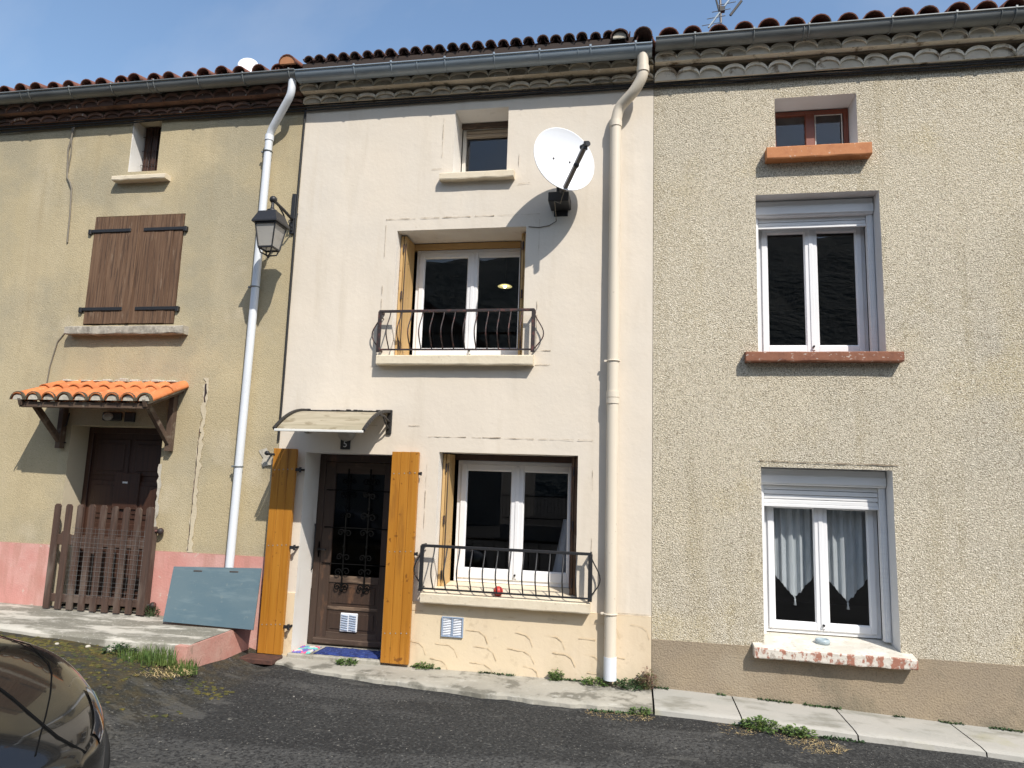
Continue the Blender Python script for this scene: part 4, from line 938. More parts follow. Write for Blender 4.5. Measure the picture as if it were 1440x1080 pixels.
loft(b, sq(hw_r, zm), sq(hw_t+.02, zr-.01)); loft(b, sq(hw_r, zm), sq(hw_r, zm-.016)); loft(b, sq(hw_r, zm-.016), sq(hw_r-.02, zm-.018)); loft(b, sq(hw_t+.02, zr-.01), sq(hw_t, zr)); b.face(sq(hw_t, zr)); b.face(sq(hw_r-.02, zm-.017))
b.lathe([(.02, .0), (.055, .005), (.06, .03), (.03, .045), (.018, .07), (.018, .13)], (lx, ly, zr), seg=12); b.build('lantern_roof', M['blackmetal'], LN)
b = MB(); wt = hw_r-.03
for sx in (-1, 1):
    for sy in (-1, 1): b.beam((lx+sx*wt, ly+sy*wt, zm-.01), (lx+sx*hw_b, ly+sy*hw_b, zl), .016, .016, up=(sx, sy, .1))
for (h, z) in ((wt, zm-.025), (hw_b, zl)):
    q = sq(h, z)
    for k in range(4): b.beam(q[k], q[(k+1) % 4], .018, .022)
for sx, sy in ((-1, -1), (1, -1), (1, 1), (-1, 1)): b.tube([(lx+sx*hw_b*.95, ly+sy*hw_b*.95, zl), (lx+sx*hw_b*.75, ly+sy*hw_b*.75, zl-.06), (lx, ly, zl-.085)], .009, 6)
b.ball((lx, ly, zl-.095), .016, 8); b.build('lantern_frame', M['blackmetal'], LN)
tq, bq = sq(wt-.004, zm-.03), sq(hw_b-.004, zl+.006)
for k in range(4):
    b = MB(); b.face([tq[k], tq[(k+1) % 4], bq[(k+1) % 4], bq[k]]); o_ = b.build('pane', M['lampglass'], LN)
b = MB(); b.ball((lx, ly, 4.74), .035, 12, (1, 1, 1.5)); b.build('bulb', M['mirrorwhite'], LN)
# polycarbonate door canopy
DC = thing('door_canopy', (-3.4, 0, 2.7), 'curved yellowed plastic canopy with black end brackets over the middle door', 'canopy')
cx0, cx1 = -3.775, -2.745
prof = []
for k in range(17):
    t = k/16; prof.append((-.02-.74*t, 2.765-.005*t-.265*t**2.2))
b = MB(); A = [b.bm.verts.new((cx0+.02, y, z)) for y, z in prof]; B = [b.bm.verts.new((cx1-.03, y, z)) for y, z in prof]; A2 = [b.bm.verts.new((cx0+.02, y, z-.008)) for y, z in prof]; B2 = [b.bm.verts.new((cx1-.03, y, z-.008)) for y, z in prof]
for k in range(16):
    b.bm.faces.new((A[k], B[k], B[k+1], A[k+1])).smooth = True; b.bm.faces.new((A2[k], A2[k+1], B2[k+1], B2[k])).smooth = True
b.bm.faces.new((A[16], B[16], B2[16], A2[16])); b.build('canopy_panel', M['polycarb'], DC)
b = MB(); b.beam((cx0+.01, -.765, 2.494), (cx1-.02, -.765, 2.494), .02, .026); b.build('front_strip', M['polyedge'], DC)
b = MB(); b.beam((cx0+.01, -.02, 2.775), (cx1-.02, -.02, 2.775), .03, .022)
rnd = random.Random(4); x = cx0+.3
while x < cx0+.95: b.box(x, x+.05, -.05, -.01, 2.775, 2.785+rnd.uniform(0, .012), .004); x += rnd.uniform(.05, .1)
b.build('wall_strip', M['blackplastic'], DC)
for x in (cx0, cx1-.02):
    b = MB()
    for k in range(16): b.beam((x, prof[k][0], prof[k][1]+.012), (x, prof[k+1][0], prof[k+1][1]+.012), .032, .034)
    b.box(x-.03, x+.03, -.035, -.008, 2.52, 2.80, .008)
    b.tube([(x, -.03, 2.66), (x, -.20, 2.71), (x, -.34, 2.715)], .014, 8); b.tube([(x, -.03, 2.58), (x, -.12, 2.62), (x, -.22, 2.70)], .010, 8); b.build('bracket', M['blackplastic'], DC)
# globe lamp + number plate
b = MB(); b.lathe([(.001, -.05), (.05, -.047), (.085, -.03), (.10, 0), (.10, .02)], (-3.262, -.08, 2.51), axis=(0, .75, .65), seg=20); b.lathe([(.105, .02), (.105, .05), (.0, .05)], (-3.262, -.08, 2.51), axis=(0, .75, .65), seg=20)
tag(b.build('globe_lamp', M['lampglass']), 'round frosted lamp on the wall under the plastic canopy', 'lamp')
NP = thing('number_plate', (-3.285, 0, 2.4), 'small black house number plate reading 5 above the door', 'number plate')
b = MB(); b.box(-3.345, -3.225, -.022, -.008, 2.335, 2.462, .004); b.build('plate', M['blackplastic'], NP)
fc = bpy.data.curves.new('numeral', 'FONT'); fc.body = '5'; fc.size = .105; fc.extrude = .001; fc.align_x = 'CENTER'
fo = bpy.data.objects.new('numeral_tmp', fc); COL.objects.link(fo); bpy.context.view_layer.update()
me = bpy.data.meshes.new_from_object(fo.evaluated_get(bpy.context.evaluated_depsgraph_get())); bpy.data.objects.remove(fo)
me.materials.clear(); me.materials.append(M['mirrorwhite'])
no = bpy.data.objects.new('numeral', me); COL.objects.link(no); no.parent = NP; no.location = (0, -.0235, 2.362-2.4); no.rotation_euler = (R(90), 0, 0)
# window guards
def guard(x0, x1, z0, z1, nb, yp, belly, label, mt):
    o = thing('window_guard', ((x0+x1)/2, 0, z0), label, 'railing', 'bellied iron window guards')
    b = MB()
    b.tube([(x0, .0, z1-.06), (x0, yp, z1-.06)], .006, 6)
    for z, h in ((z1, .030), (z0, .018)):
        b.box(x0-.01, x1+.01, yp-.012, yp+.012, z-h/2, z+h/2, .003)
        for x in (x0, x1): b.box(x-.010, x+.010, yp+.011, .0, z-h/2+.001, z+h/2-.001, .003)
    b.build('rail', mt, o)
    for x in (x0, x1):
        b = MB(); b.box(x-.022, x+.022, yp-.010, yp+.010, z0-.03, z1+.0, .003); b.build('post', mt, o)
    def bar(fn):
        pts = []
        for k in range(15):
            t = k/14; pts.append(fn(belly*(math.sin(math.pi*min(1, (1-t)**1.25*1.0)))**1.4 if 0 < t < 1 else 0, z0+(z1-z0)*t))
        return pts
    for k in range(nb):
        x = x0+(x1-x0)*(k+1)/(nb+1); b = MB(); b.tube(bar(lambda o_, z: (x, yp-o_, z)), .0075, 6); b.build('bar', mt, o)
    for x, sg in ((x0, -1), (x1, 1)):
        b = MB(); b.tube(bar(lambda o_, z: (x+sg*o_*.95, yp+.06-.0*o_, z)), .0075, 6); b.build('bar', mt, o)
    return o
guard(-2.915, -1.115, 3.485, 3.935, 13, -.125, .115, 'black bellied iron guard across the upper pine shuttered window', M['rustmetal'])
guard(-2.262, -.441, .862, 1.312, 12, -.135, .105, 'black bellied iron guard with a red ball resting inside on the lower sill', M['blackmetal'])
b = MB(); b.ball((-1.417, -.075, .872), .052, 20); tag(b.build('ball', M['ball']), 'small red ball on the sill behind the lower window guard', 'ball')
# satellite dish
DS = thing('satellite_dish', (-.83, 0, 5.2), 'white satellite dish with dark feed arm on a black wall bracket', 'satellite dish')
dc = Vector((-.785, -.45, 5.525)); nn = Vector((.55, -.83, .10)).normalized()
b = MB(); pr = []
Rr = .365
for k in range(11): r = Rr*k/10; pr.append((r, .075*(r/Rr)**2))
pr += [(Rr+.006, .078), (Rr+.004, .066)]; pr += [(Rr*k/10, .075*(k/10)**2-.012) for k in range(10, -1, -1)]
b.lathe(pr, dc-nn*.05, axis=nn, seg=48); b.build('reflector', M['dishwhite'], DS)
up = (Vector((0, 0, 1))-nn*nn.z).normalized(); sd = nn.cross(up)
bot = dc-up*Rr*.98+nn*.02; lnb = Vector((-.52, -.80, 5.50))
b = MB(); b.beam(bot-nn*.03, lnb, .044, .040); b.build('feed_arm', M['dishgrey'], DS)
b = MB(); dirr = (dc-lnb).normalized(); b.tube([lnb-dirr*.05, lnb+dirr*.03], .028, 12); b.tube([lnb+dirr*.03, lnb+dirr*.07], [.020, .030], 12); b.box(lnb.x-.02, lnb.x+.02, lnb.y-.02, lnb.y+.02, lnb.z-.05, lnb.z+.04, .006)
mid = bot.lerp(lnb, .55); b.ball(mid, .034, 8); b.build('feed_horn', M['blackplastic'], DS)
b = MB()
for a, c in ((.10, .02), (-.1, .02), (.0, -.22)): p = dc+sd*a+up*c-nn*.042; b.ball(p, .012, 8)
b.build('bolt', M['dishgrey'], DS)
b = MB(); bk = dc-nn*.09; b.tube([bk, bk-nn*.05+Vector((0, 0, -.02)), Vector((-.86, -.25, 5.36)), Vector((-.86, -.22, 5.20))], .022, 10); b.tube([bk-sd*.02+up*.05, bk-up*.36+nn*.02, bot-nn*.03], .016, 8); b.build('mast', M['blackmetal'], DS)
b = MB(); b.box(-.965, -.735, -.30, -.01, 5.125, 5.235, .008); b.box(-.93, -.77, -.012, .0, 5.06, 5.30, .004); b.build('wall_bracket', M['blackmetal'], DS)
b = MB(); b.tube([bot-nn*.02, bot+Vector((-.06, .1, -.12)), (-.89, -.30, 5.12), (-.90, -.02, 5.0), (-.98, -.012, 4.955), (-1.10, -.012, 4.935), (-1.22, -.012, 4.95)], .005, 6); b.build('coax', M['greycable'], DS)

# ================================================================== CABLES
def cable(pts, r, label, mt, seed=0, wob=.006, group=None, name='cable', step=.35):
    b = MB(); out = []
    P = [Vector(p) for p in pts]
    for a, c in zip(P, P[1:]):
        n = max(1, int((c-a).length/step))
        for i in range(n):
            q = a.lerp(c, i/n); t = i+seed*10+q.x*3+q.z*2
            out.append(q+Vector((wob*nz(t, seed, 1)*.6, wob*.3*nz(t, seed, 2), wob*nz(t, seed, 3))))
    out.append(P[-1]); b.tube(out, r, 7)
    return tag(b.build(name, mt), label, 'cable', group)
cable([(-11, -.05, 6.59), (-7, -.05, 6.595), (-4.1, -.05, 6.60), (-2, -.05, 6.592), (0, -.05, 6.585), (3, -.05, 6.563), (6.5, -.05, 6.54)], .0115, 'thick black cable strung under the cornice along all three houses, upper run', M['cable'], 1, .02, 'cables under the cornice')
cable([(-11, -.035, 6.545), (-7, -.035, 6.575), (-4.1, -.035, 6.572), (-2, -.035, 6.575), (0, -.035, 6.565), (3, -.035, 6.542), (6.5, -.035, 6.52)], .009, 'black cable strung under the cornice along all three houses, middle run', M['cable'], 2, .022, 'cables under the cornice')
cable([(-11, -.06, 6.615), (-7, -.06, 6.62), (-4.1, -.06, 6.625), (-1, -.06, 6.608), (1, -.06, 6.598), (6.5, -.06, 6.562)], .008, 'thin black cable strung under the cornice along all three houses, top run', M['cable'], 3, .02, 'cables under the cornice')
cable([(-4.115, -.03, 6.60), (-4.125, -.022, 5.8), (-4.13, -.022, 5.2), (-4.125, -.022, 4.2), (-4.12, -.022, 3.2), (-4.125, -.022, 2.42)], .0135, 'black cable running down the joint between ochre and cream houses', M['cable'], 4, .022)
cable([(-7.47, -.03, 6.58), (-7.53, -.02, 6.25), (-7.49, -.015, 5.86), (-7.42, -.03, 5.78), (-7.395, -.02, 5.70), (-7.38, -.012, 5.3), (-7.365, -.012, 4.95)], .011, 'frayed grey cable hanging at the upper left of the ochre house', M['greycable'], 5, .02)
cable([(-7.50, -.03, 6.58), (-7.48, -.02, 6.2), (-7.50, -.015, 5.86)], .007, 'short grey wire twisted beside the frayed cable on the ochre house', M['greycable'], 6, .02)
cable([(-7.17, -.012, 3.80), (-7.32, -.012, 3.62), (-7.38, -.012, 3.3), (-7.40, -.012, 3.03)], .007, 'thin grey cable dropping from the brown shutter sill to the porch', M['greycable'], 7, .012)
cable([(-7.0, -.02, 2.7), (-6.99+.0, -.05, 2.55), (-7.2, -.03, 2.42), (-7.13, -.02, 2.32), (-7.0, -.02, 2.33)], .008, 'looped dark cable behind the left porch bracket', M['cable'], 8, .004)
# white dish peeping above the roof, antenna
RD = thing('roof_dish', (-3.89, .9, 7.3), 'white rounded dish showing above the ochre house roof tiles', 'satellite dish')
rx, ry = -5.356, .55
RD.location = (rx, ry, 7.2)
b = MB(); n2 = Vector((.35, -.9, .25)).normalized(); c2 = Vector((rx, ry, 7.645))
b.lathe([(.135*k/8, .035*(k/8)**2) for k in range(9)]+[(.135*k/8, .035*(k/8)**2-.012) for k in range(8, -1, -1)], c2, axis=n2, seg=32); b.build('reflector', M['dishwhite'], RD)
b = MB(); b.tube([c2-n2*.01, c2-n2*.08, (rx-.02, ry+.08, 7.2)], .018, 8); b.build('mast', M['dishgrey'], RD)
AN = thing('tv_antenna', (1.0, .8, 7.3), 'thin television aerial on the right house roof', 'antenna')
b = MB(); b.tube([(1.05, .8, 7.2), (1.03, .8, 8.7)], .016, 8); b.build('mast', M['dishgrey'], AN)
b = MB(); a0, a1 = Vector((.86, .55, 7.66)), Vector((1.42, .55, 8.45)); b.beam(a0, a1, .022, .022); b.build('boom', M['zinc'], AN)
for k in range(9):
    b = MB(); p = a0.lerp(a1, .06+k*.11); q = Vector((.10, -.08, -.045))*(1.5 if k > 6 else 1); b.tube([p-q, p+q], .006, 5); b.build('element', M['zinc'], AN)
b = MB(); b.box(.99, 1.06, .53, .58, 7.86, 7.93, .006); b.beam((.93, .55, 8.15), (1.0, .55, 7.83), .02, .02); b.beam((1.12, .55, 7.80), (1.26, .55, 7.99), .02, .03); b.build('junction_box', M['blackplastic'], AN)

# ================================================================== IN THE WINDOWS
def curtain(x0, x1, ztop, zside, zt, xt, y, label, tassel=True):
    o = thing('curtain', ((x0+x1)/2, y, ztop), label, 'curtain', 'white net curtains in the lower right window')
    b = MB(); n = 36; m = 14; G_ = []
    for i in range(n+1):
        x = x0+(x1-x0)*i/n; zb = zt+(zside-zt)*abs(x-xt)/max(xt-x0, x1-xt)
        zb += .006*math.sin(i*2.2)
        G_.append([b.bm.verts.new((x, y+.022*math.sin(i*.75+.25*j/m)+.008*math.sin(i*1.9), ztop+(zb-ztop)*j/m)) for j in range(m+1)])
    for i in range(n):
        for j in range(m): b.bm.faces.new((G_[i][j], G_[i+1][j], G_[i+1][j+1], G_[i][j+1])).smooth = True
    b.build('cloth', M['net'], o)
    if tassel:
        b = MB(); b.lathe([(.004, .03), (.005, 0), (.012, -.012), (.008, -.025), (.016, -.07), (.0, -.072)], (xt, y-.01, zt), seg=10); b.build('tassel', M['net'], o)
curtain(1.50, 1.905, 1.86, 1.16, .905, 1.69, .475, 'pointed white net curtain with tassel in the left pane of the lower right window')
curtain(2.02, 2.42, 1.86, 1.14, .895, 2.215, .475, 'pointed white net curtain with tassel in the right pane of the lower right window')
b = MB(); prevv = None
for i in range(15):
    t = i/14; cur = []
    for j in range(9):
        z = .93+(1.62-.93)*j/8; x0_ = -.93+.13*(j/8); cur.append(b.bm.verts.new((x0_+(-.62-x0_)*t, .56+.02*math.sin(t*14), z)))
    if prevv:
        for j in range(8): b.bm.faces.new((prevv[j], cur[j], cur[j+1], prevv[j+1])).smooth = True
    prevv = cur
tag(b.build('curtain', M['greycloth']), 'grey gathered curtain at the right edge of the lower middle window', 'curtain')
PL = thing('pendant_lamp', (-1.776, 1.5, 4.69), 'lit yellow pendant lamp seen through the upper middle window', 'lamp')
b = MB(); b.lathe([(.03, .03), (.07, .018), (.10, 0), (.098, -.003), (.06, .012), (.03, .022)], (-1.776, 1.5, 4.69), seg=20); b.build('shade', M['shade'], PL)
b = MB(); b.ball((-1.776, 1.5, 4.688), .020, 12); b.build('bulb', M['bulb'], PL)
b = MB(); b.tube([(-1.776, 1.5, 4.72), (-1.776, 1.5, 5.35)], .004, 6); b.build('cord', M['cable'], PL)
b = MB(); b.lathe([(.0, .004), (.058, .004), (.066, .0), (.070, .03), (.064, .052), (.052, .052), (.050, .018), (.0, .016)], (1.865, .11, .528), seg=24); 
tag(b.build('ashtray', M['greyplastic']), 'round blue grey ashtray on the worn lower right sill', 'ashtray')

# ================================================================== ON THE GROUND
def rug(x0, x1, y0, y1, z, mt, label, name, seed):
    b = MB(); nx, ny = 26, 8; T = []
    rnd = random.Random(seed)
    for i in range(nx+1):
        T.append([b.bm.verts.new((x0+(x1-x0)*i/nx+.012*nz(i, j, seed), y0+(y1-y0)*j/ny+.02*nz(i*.5, j, seed+1), z+.012+.014*abs(nz(i*.6, j*.8, seed+2))-(.010 if i in (0, nx) or j in (0, ny) else 0))) for j in range(ny+1)])
    for i in range(nx):
        for j in range(ny): b.bm.faces.new((T[i][j], T[i+1][j], T[i+1][j+1], T[i][j+1])).smooth = True
    bot = [[b.bm.verts.new((v.co.x, v.co.y, z+.001)) for v in row] for row in T]
    for i in range(nx):
        for j in (0, ny): b.bm.faces.new((T[i][j], T[i+1][j], bot[i+1][j], bot[i][j]))
    for j in range(ny):
        for i in (0, nx): b.bm.faces.new((T[i][j], T[i][j+1], bot[i][j+1], bot[i][j]))
    return tag(b.build(name, mt), label, 'cloth')
rug(-3.50, -2.73, -.02, .30, .063, M['blue'], 'crumpled royal blue mat on the doorstep', 'doormat', 1)
rug(-3.75, -3.54, -.04, .28, .063, M['rag'], 'pink and turquoise patterned cloth at the left end of the doorstep', 'doormat', 2)
b = MB(); b.box(-4.20, -3.80, -.36, -.13, .0, .048, .004); tag(b.build('cover_plate', M['manhole']), 'rusty red iron cover plate in the ground under the left amber shutter', 'cover plate')
def leafy(name, x, y, z, w, h, n, mt, label, seed, group=None, kind='leaf', cat='plant', stems=True):
    rnd = random.Random(seed); b = MB()
    for k in range(n):
        a = rnd.uniform(0, 6.28); r = w*math.sqrt(rnd.random()); hh = h*(1-.55*(r/w))*rnd.random()**.6
        c = Vector((x+r*math.cos(a), y+r*math.sin(a)*.6, z+hh))
        if kind == 'leaf':
            L = rnd.uniform(.018, .042)*(1 if w > .1 else .8); d = Vector((math.cos(a), math.sin(a), rnd.uniform(-.3, .7))).normalized(); s_ = d.cross(Vector((0, 0, 1))).normalized()*L*.38; n_ = s_.cross(d)*.4
            b.face([c, c+d*L*.5+s_+n_, c+d*L, c+d*L*.5-s_+n_])
            if stems and k % 4 == 0: b.tube([(x+r*.4*math.cos(a), y+r*.3*math.sin(a), z-.01), c], .002, 4)
        else:
            base = Vector((x+r*math.cos(a), y+r*.5*math.sin(a), z-.01)); L = h*rnd.uniform(.4, 1); lean = Vector((rnd.uniform(-1, 1), rnd.uniform(-.8, .5), 0))*L*(.5 if kind == 'grass' else 1.6)
            tip = base+Vector((0, 0, L if kind == 'grass' else L*.35))+lean; mid = base.lerp(tip, .5)+Vector((0, 0, L*.18)); s_ = Vector((-lean.y, lean.x, 0)); s_ = (s_.normalized() if s_.length > 1e-5 else Vector((1, 0, 0)))*rnd.uniform(.002, .0042)
            b.face([base-s_, base+s_, mid+s_*.8, mid-s_*.8]); b.face([mid-s_*.8, mid+s_*.8, tip])
    return tag(b.build(name, mt, recalc=False), label, cat, group)
leafy('grass_tuft', -4.62, -1.27, zg(-4.62, -1.27), .30, .17, 520, M['leaf'], 'green grass clump at the corner of the raised terrace', 1, kind='grass', cat='grass')
leafy('grass_tuft', -4.28, -1.20, zg(-4.28, -1.2), .17, .17, 300, M['leaf'], 'bright grass tuft against the pink terrace end', 2, kind='grass', cat='grass')
leafy('dry_grass', -4.45, -1.42, zg(-4.45, -1.42)+.01, .42, .06, 420, M['straw'], 'dry straw scattered in front of the terrace corner grass', 3, kind='straw', cat='grass')
leafy('weed', -4.95, -1.25, zg(-4.95, -1.25), .16, .10, 160, M['leafdark'], 'dark low weed along the terrace front edge', 4)
leafy('weed', -5.50, -.10, .35, .09, .16, 130, M['leafdark'], 'dark green weed at the pink wall beside the grey blue sheet', 5)
leafy('weed', -3.05, -.14, .02, .11, .06, 140, M['leaf'], 'small weed on the pavement in front of the blue mat', 6)
leafy('weed', -2.20, -.06, .02, .10, .07, 120, M['leaf'], 'small weed at the wall just right of the right amber shutter', 7)
leafy('weed', -.78, -.07, .02, .075, .13, 150, M['leaf'], 'green weed at the foot of the cream wall left of the downpipe', 8)
leafy('weed', -.38, -.10, .02, .14, .07, 150, M['leaf'], 'straggling weed just left of the downpipe foot', 9)
leafy('weed', -.02, -.12, .02, .16, .10, 220, M['leafdark'], 'low green weed just right of the downpipe foot', 10)
leafy('weed', .14, -.10, .02, .10, .24, 210, M['leafred'], 'reddish leafy weed at the corner of the cream and beige houses', 11)
leafy('dry_grass', -.12, -.82, zg(-.12, -.82), .30, .05, 330, M['straw'], 'dry grass at the pavement edge below the downpipe', 12, kind='straw', cat='grass')
leafy('weed', .08, -.75, zg(.08, -.75), .10, .08, 120, M['leaf'], 'green weed at the pavement edge beside the dry grass', 13)
leafy('weed', 1.12, -.76, zg(1.12, -.76), .16, .12, 260, M['leaf'], 'leafy green weed at the pavement edge, taller left of the pair by the straw', 14)
leafy('weed', 1.42, -.77, zg(1.42, -.77), .14, .09, 200, M['leaf'], 'leafy green weed at the pavement edge, lower right of the pair by the straw', 15)
leafy('dry_grass', 1.35, -.98, zg(1.35, -.98), .40, .05, 620, M['straw'], 'patch of pale straw on the asphalt below the right weeds', 16, kind='straw', cat='grass')
leafy('dry_grass', .80, -.82, zg(.8, -.82), .30, .04, 260, M['straw'], 'thin brown straw along the pavement edge left of the green weeds', 17, kind='straw', cat='grass')
# fringe of tiny weeds along the base of the walls, moss cushions and loose chippings: uncountable
b = MB(); rnd = random.Random(31)
for k in range(5200):
    if rnd.random() < .55: x = rnd.uniform(-2.35, 3.6); y = -.03+rnd.gauss(0, .012); z = lerp_tab(ZP, x)
    else: x = rnd.uniform(-.6, 4.5); y = lerp_tab(YP, x)-.03+rnd.gauss(0, .02); z = zg(x, y)
    if nz(x*2.5, 3 if y > -.3 else 8) < .05: continue
    L = rnd.uniform(.010, .040); a = rnd.uniform(0, 6.28); d = Vector((math.cos(a), math.sin(a), rnd.uniform(.2, 1.2))).normalized()*L; s_ = d.cross(Vector((0, 0, 1))).normalized()*L*.3; c = Vector((x, y, z))
    b.face([c, c+d*.5+s_, c+d, c+d*.5-s_])
o_ = b.build('ground_weeds', M['leafdark'], kind='stuff', recalc=False); o_['label'] = 'tiny weeds along the wall base and pavement edge'; o_['category'] = 'weeds'
b = MB(); rnd = random.Random(41); cnt = 0
while cnt < 900:
    x = rnd.uniform(-7.8, -3.7); y = rnd.uniform(-2.9, -1.15) if rnd.random() < .5 else -1.22-abs(rnd.gauss(0, .22)); dens = nz(x*1.6, y*1.6, 5)+.25-(.5 if y < -2.2 else 0)+(.35 if y > -1.5 else 0)
    if dens < rnd.uniform(0, .5) or x > -3.5-.6*(y+1): continue
    r = rnd.uniform(.008, .028); t = bmesh.new(); bmesh.ops.create_icosphere(t, subdivisions=1, radius=r)
    for v in t.verts: v.co = Vector((v.co.x*rnd.uniform(.8, 1.6), v.co.y*rnd.uniform(.8, 1.3), v.co.z*.42))+Vector((x, y, zg(x, y)))
    b.merge(t); cnt += 1
o_ = b.build('moss', M['moss'], kind='stuff'); o_['label'] = 'olive moss cushions on the asphalt in front of the terrace'; o_['category'] = 'moss'
b = MB(); rnd = random.Random(51)
for k in range(1500):
    y = -.78-abs(rnd.gauss(0, 1.6)); x = rnd.uniform(-6.5, 4.5)
    if y < -5 : continue
    r = rnd.uniform(.002, .0055)*(1.7 if rnd.random() < .03 else 1); t = bmesh.new(); bmesh.ops.create_icosphere(t, subdivisions=0 if False else 1, radius=r)
    for v in t.verts: v.co = v.co*rnd.uniform(.7, 1.2); v.co.z *= .7; v.co += Vector((x, y, zg(x, y)+r*.3))
    b.merge(t)
o_ = b.build('gravel', M['pebble'], kind='stuff'); o_['label'] = 'loose stone chippings on the asphalt'; o_['category'] = 'gravel'
b = MB(); rnd = random.Random(61)
for (x, y, r) in ((-5.05, -1.24, .035), (-4.86, -1.26, .028), (-4.78, -1.3, .02), (-5.3, -1.24, .025), (-5.6, -1.3, .02)):
    t = bmesh.new(); bmesh.ops.create_icosphere(t, subdivisions=2, radius=r)
    for v in t.verts: v.co = v.co*(1+.25*nz(v.co.x*40, v.co.y*40, x)); v.co.z *= .6; v.co += Vector((x, y, zg(x, y)+r*.25))
    o_ = MB(); o_.merge(t); tag(o_.build('stone', M['mortar']), 'pale loose stone lying against the terrace front edge', 'stone', 'loose stones by the terrace')

# ================================================================== CAR
CAR = thing('parked_car', (-4.4, -4.3, zg(-4.4, -4.3)), 'glossy dark bronze car, its bonnet corner at the lower left', 'car')
ang = R(-12); nose = Vector((-2.69, -4.43, 0)); ax = Vector((math.cos(ang), math.sin(ang), 0)); lt = Vector((-ax.y, ax.x, 0))
zc = zg(-3.5, -4.3)
def cw(s): # half width at distance s from the nose
    return .80*min(1, max(0.02, s/.95))**.36 if s < .95 else (.80+.05*min(1, (s-.95)/.8) if s < 3.6 else .85-.10*((s-3.6)/.5)**2)
def ch(s): # bonnet / belt height
    t = min(1, s/1.15); return .60+.375*t**.50 if s < 1.15 else .975+.03*min(1, (s-1.15)/1.5)
def cp(s, u, z): q = nose-ax*s+lt*u; return Vector((q.x, q.y, zc+z))
def section(s):
    w, h = cw(s), ch(s); zb = .20 if s > .15 else .20+.1*(1-s/.15); pts = []
    for (fu, fz) in ((.0, -1), (.80, -1), (.93, -.93), (.985, -.55), (1.0, -.1), (.99, .3), (.965, .55), (.92, .74), (.84, .88), (.70, .965), (.5, 1.0), (.25, 1.018), (0, 1.024)):
        z = zb+(h-zb)*(fz+1)/2; pts.append((w*fu, z))
    return pts
st = [.0, .015, .04, .08, .14, .22, .32, .45, .6, .8, 1.0, 1.2, 1.6, 2.1, 2.6, 3.1, 3.6, 3.9, 4.05, 4.1]
b = MB(); rows = []
for s in st:
    pts = section(s); full = [(-u, z) for u, z in reversed(pts[1:])]+pts if False else [(u, z) for u, z in pts]+[(-u, z) for u, z in reversed(pts[1:-1])]
    rows.append([b.bm.verts.new(cp(s, u, z)) for u, z in full])
N = len(rows[0])
for a, c in zip(rows, rows[1:]):
    for k in range(N): b.bm.faces.new((a[k], a[(k+1) % N], c[(k+1) % N], c[k])).smooth = True
b.bm.faces.new(rows[0]); b.bm.faces.new(rows[-1]); body = b.build('body', M['carpaint'], CAR)
sub = body.modifiers.new('sub', 'SUBSURF'); sub.levels = 1; sub.render_levels = 2
# cabin
b = MB(); rows = []; 
for (s, zt_, wt_) in ((1.75, .98, .72), (2.2, 1.34, .62), (2.5, 1.44, .60), (3.0, 1.455, .60), (3.6, 1.38, .58), (3.9, 1.15, .60), (4.05, .98, .64)):
    rows.append([b.bm.verts.new(cp(s, u, z)) for u, z in ((-.78, .95), (-wt_-.02, zt_-.03), (-wt_*.8, zt_), (0, zt_+.015), (wt_*.8, zt_), (wt_+.02, zt_-.03), (.78, .95))])
for i, (a, c) in enumerate(zip(rows, rows[1:])):
    for k in range(6):
        f = b.bm.faces.new((a[k], a[k+1], c[k+1], c[k])); f.smooth = True; f.material_index = 1 if (k in (0, 5) or i in (0, 4, 5)) else 0
b.build('cabin', [M['carpaint'], M['carglass']], CAR)
for s in (.82, 3.35):
    for sg in (-1, 1):
        b = MB(); c = cp(s, sg*.66, .31); b.lathe([(.20, -.09), (.29, -.10), (.315, -.06), (.315, .06), (.29, .10), (.20, .09)], c, axis=lt*sg, seg=28); wh = b.build('wheel', M['tyre'], CAR)
        b = MB(); b.lathe([(.0, .075), (.05, .085), (.19, .07), (.205, .10), (.21, .0)], c, axis=lt*sg, seg=28); b.build('rim', M['rim'], wh)
def surf(s, u):
    pts = section(s)[4:]; au = abs(u)
    for (u0, z0_), (u1, z1_) in zip(pts, pts[1:]):
        if u1 <= au <= u0: k = (u0-au)/max(1e-6, u0-u1); return cp(s, u, z0_+(z1_-z0_)*k+.003)
    return cp(s, u, pts[-1][1]+.003)
def body_line(sp, r, name='dark_line', mt='cardark'):  # thin dark line laid along the body surface
    b = MB(); b.tube([surf(s, u) for s, u in sp], r, 6); return b.build(name, M[mt], CAR)
for sg in (1, -1):
    b = MB(); T_ = []
    for i in range(7):
        s = .10+.062*i; T_.append([b.bm.verts.new(surf(s, sg*cw(s)*(.80+.155*j/4))+Vector((0, 0, .004))) for j in range(5)])
    for i in range(6):
        for j in range(4): b.bm.faces.new((T_[i][j], T_[i+1][j], T_[i+1][j+1], T_[i][j+1])).smooth = True
    b.build('headlight', M['headlight'], CAR)
    b = MB(); b.box(-.05, .02, -.07, .07, -.10, .10, .03, Matrix.Translation(cp(4.06, sg*.6, .75)) @ Matrix.Rotation(ang, 4, 'Z')); b.build('tail_lamp', M['tail'], CAR)
    b = MB(); b.box(-.05, .05, -.09, .09, -.06, .06, .03, Matrix.Translation(cp(2.5, sg*.95, 1.06)) @ Matrix.Rotation(ang, 4, 'Z')); b.build('mirror', M['carpaint'], CAR)
body_line([(1.6, .15), (1.1, .135), (.634, .124), (.503, .117), (.338, .104), (.197, .104), (.12, .115), (.06, .15), (.035, .21)], .006)
body_line([(1.5, .62), (1.1, .58), (.8, .50), (.66, .429), (.448, .284), (.286, .159), (.162, .055), (.067, -.023)], .0035)
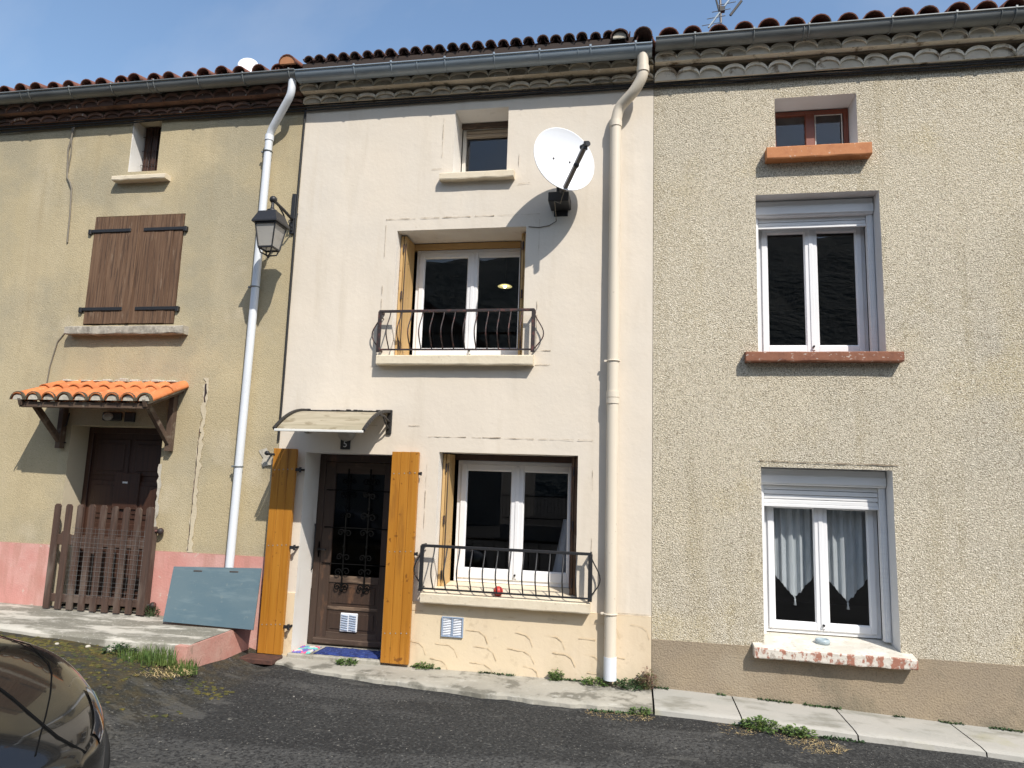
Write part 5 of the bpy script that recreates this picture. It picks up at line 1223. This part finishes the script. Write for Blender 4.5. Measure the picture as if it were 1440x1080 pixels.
b = MB(); b.box(-.012, .02, -.35, .35, -.07, .07, .02, Matrix.Translation(cp(.005, 0, .40)) @ Matrix.Rotation(ang, 4, 'Z')); b.build('front_grille', M['cardark'], CAR)

# ================================================================== ACROSS THE STREET (behind the camera; seen mirrored in the panes)
b = MB(); nx, ny = 90, 14; G_ = []
for i in range(nx+1):
    x = -260+520*i/nx; row = []
    for j in range(ny+1):
        t = j/ny; y = -70-120*t; h = (72+5*nz(x*.012, 1)+8*nz(x*.004, 5))*t**.85*1.0; h += (3.2*nz(x*.22, y*.22, 2)+2.0*nz(x*.6, y*.6, 7))*min(1, t*4); row.append(b.bm.verts.new((x, y, h-1.5)))
    G_.append(row)
for i in range(nx):
    for j in range(ny): b.bm.faces.new((G_[i][j], G_[i+1][j], G_[i+1][j+1], G_[i][j+1]))
b.build('hills', M['hill'], kind='structure')
OH = thing('gabled_house', (-11, -22, 0), 'grey gabled house across the street, mirrored in the upper middle window', 'house')
b = MB(); b.prism([(-17.5, -.5), (-5.5, -.5), (-5.5, 7.0), (-11.5, 11.2), (-17.5, 7.0)], -30, -20, lambda u, v, t: (u, t, v)); b.build('wall', M['greyrender'], OH)
b = MB()
for sg in (-1, 1): b.prism([(-11.5, 11.22), (-11.5, 11.45), (-11.5+sg*6.6, 6.83), (-11.5+sg*6.6, 6.60)], -30.3, -19.6, lambda u, v, t: (u, t, v))
b.build('roof', M['tiledark'], OH)
for x in (-14.5, -8.9):
    for z in (1.2, 4.2):
        b = MB(); b.box(x, x+1.1, -19.995, -19.95, z, z+1.5); w_ = b.build('window', M['carglass'], OH); b = MB(); frame_rect(b, x-.06, x+1.16, z-.06, z+1.56, .06, -19.99, -19.92); b.build('frame', M['pvc'], w_)
FE = thing('street_fence', (2, -15, 0), 'dark iron bar fence on a low wall across the street', 'fence')
b = MB(); b.box(-4.5, 9, -15.15, -14.9, -.6, .55, .02); b.build('base_wall', M['greyrender'], FE)
b = MB()
for z in (.75, 1.5): b.box(-4.5, 9, -15.04, -15.0, z, z+.04)
for k in range(112): b.tube([(-4.45+.12*k, -15.02, .55), (-4.45+.12*k, -15.02, 1.62)], .009, 5)
b.build('bars', M['blackmetal'], FE)
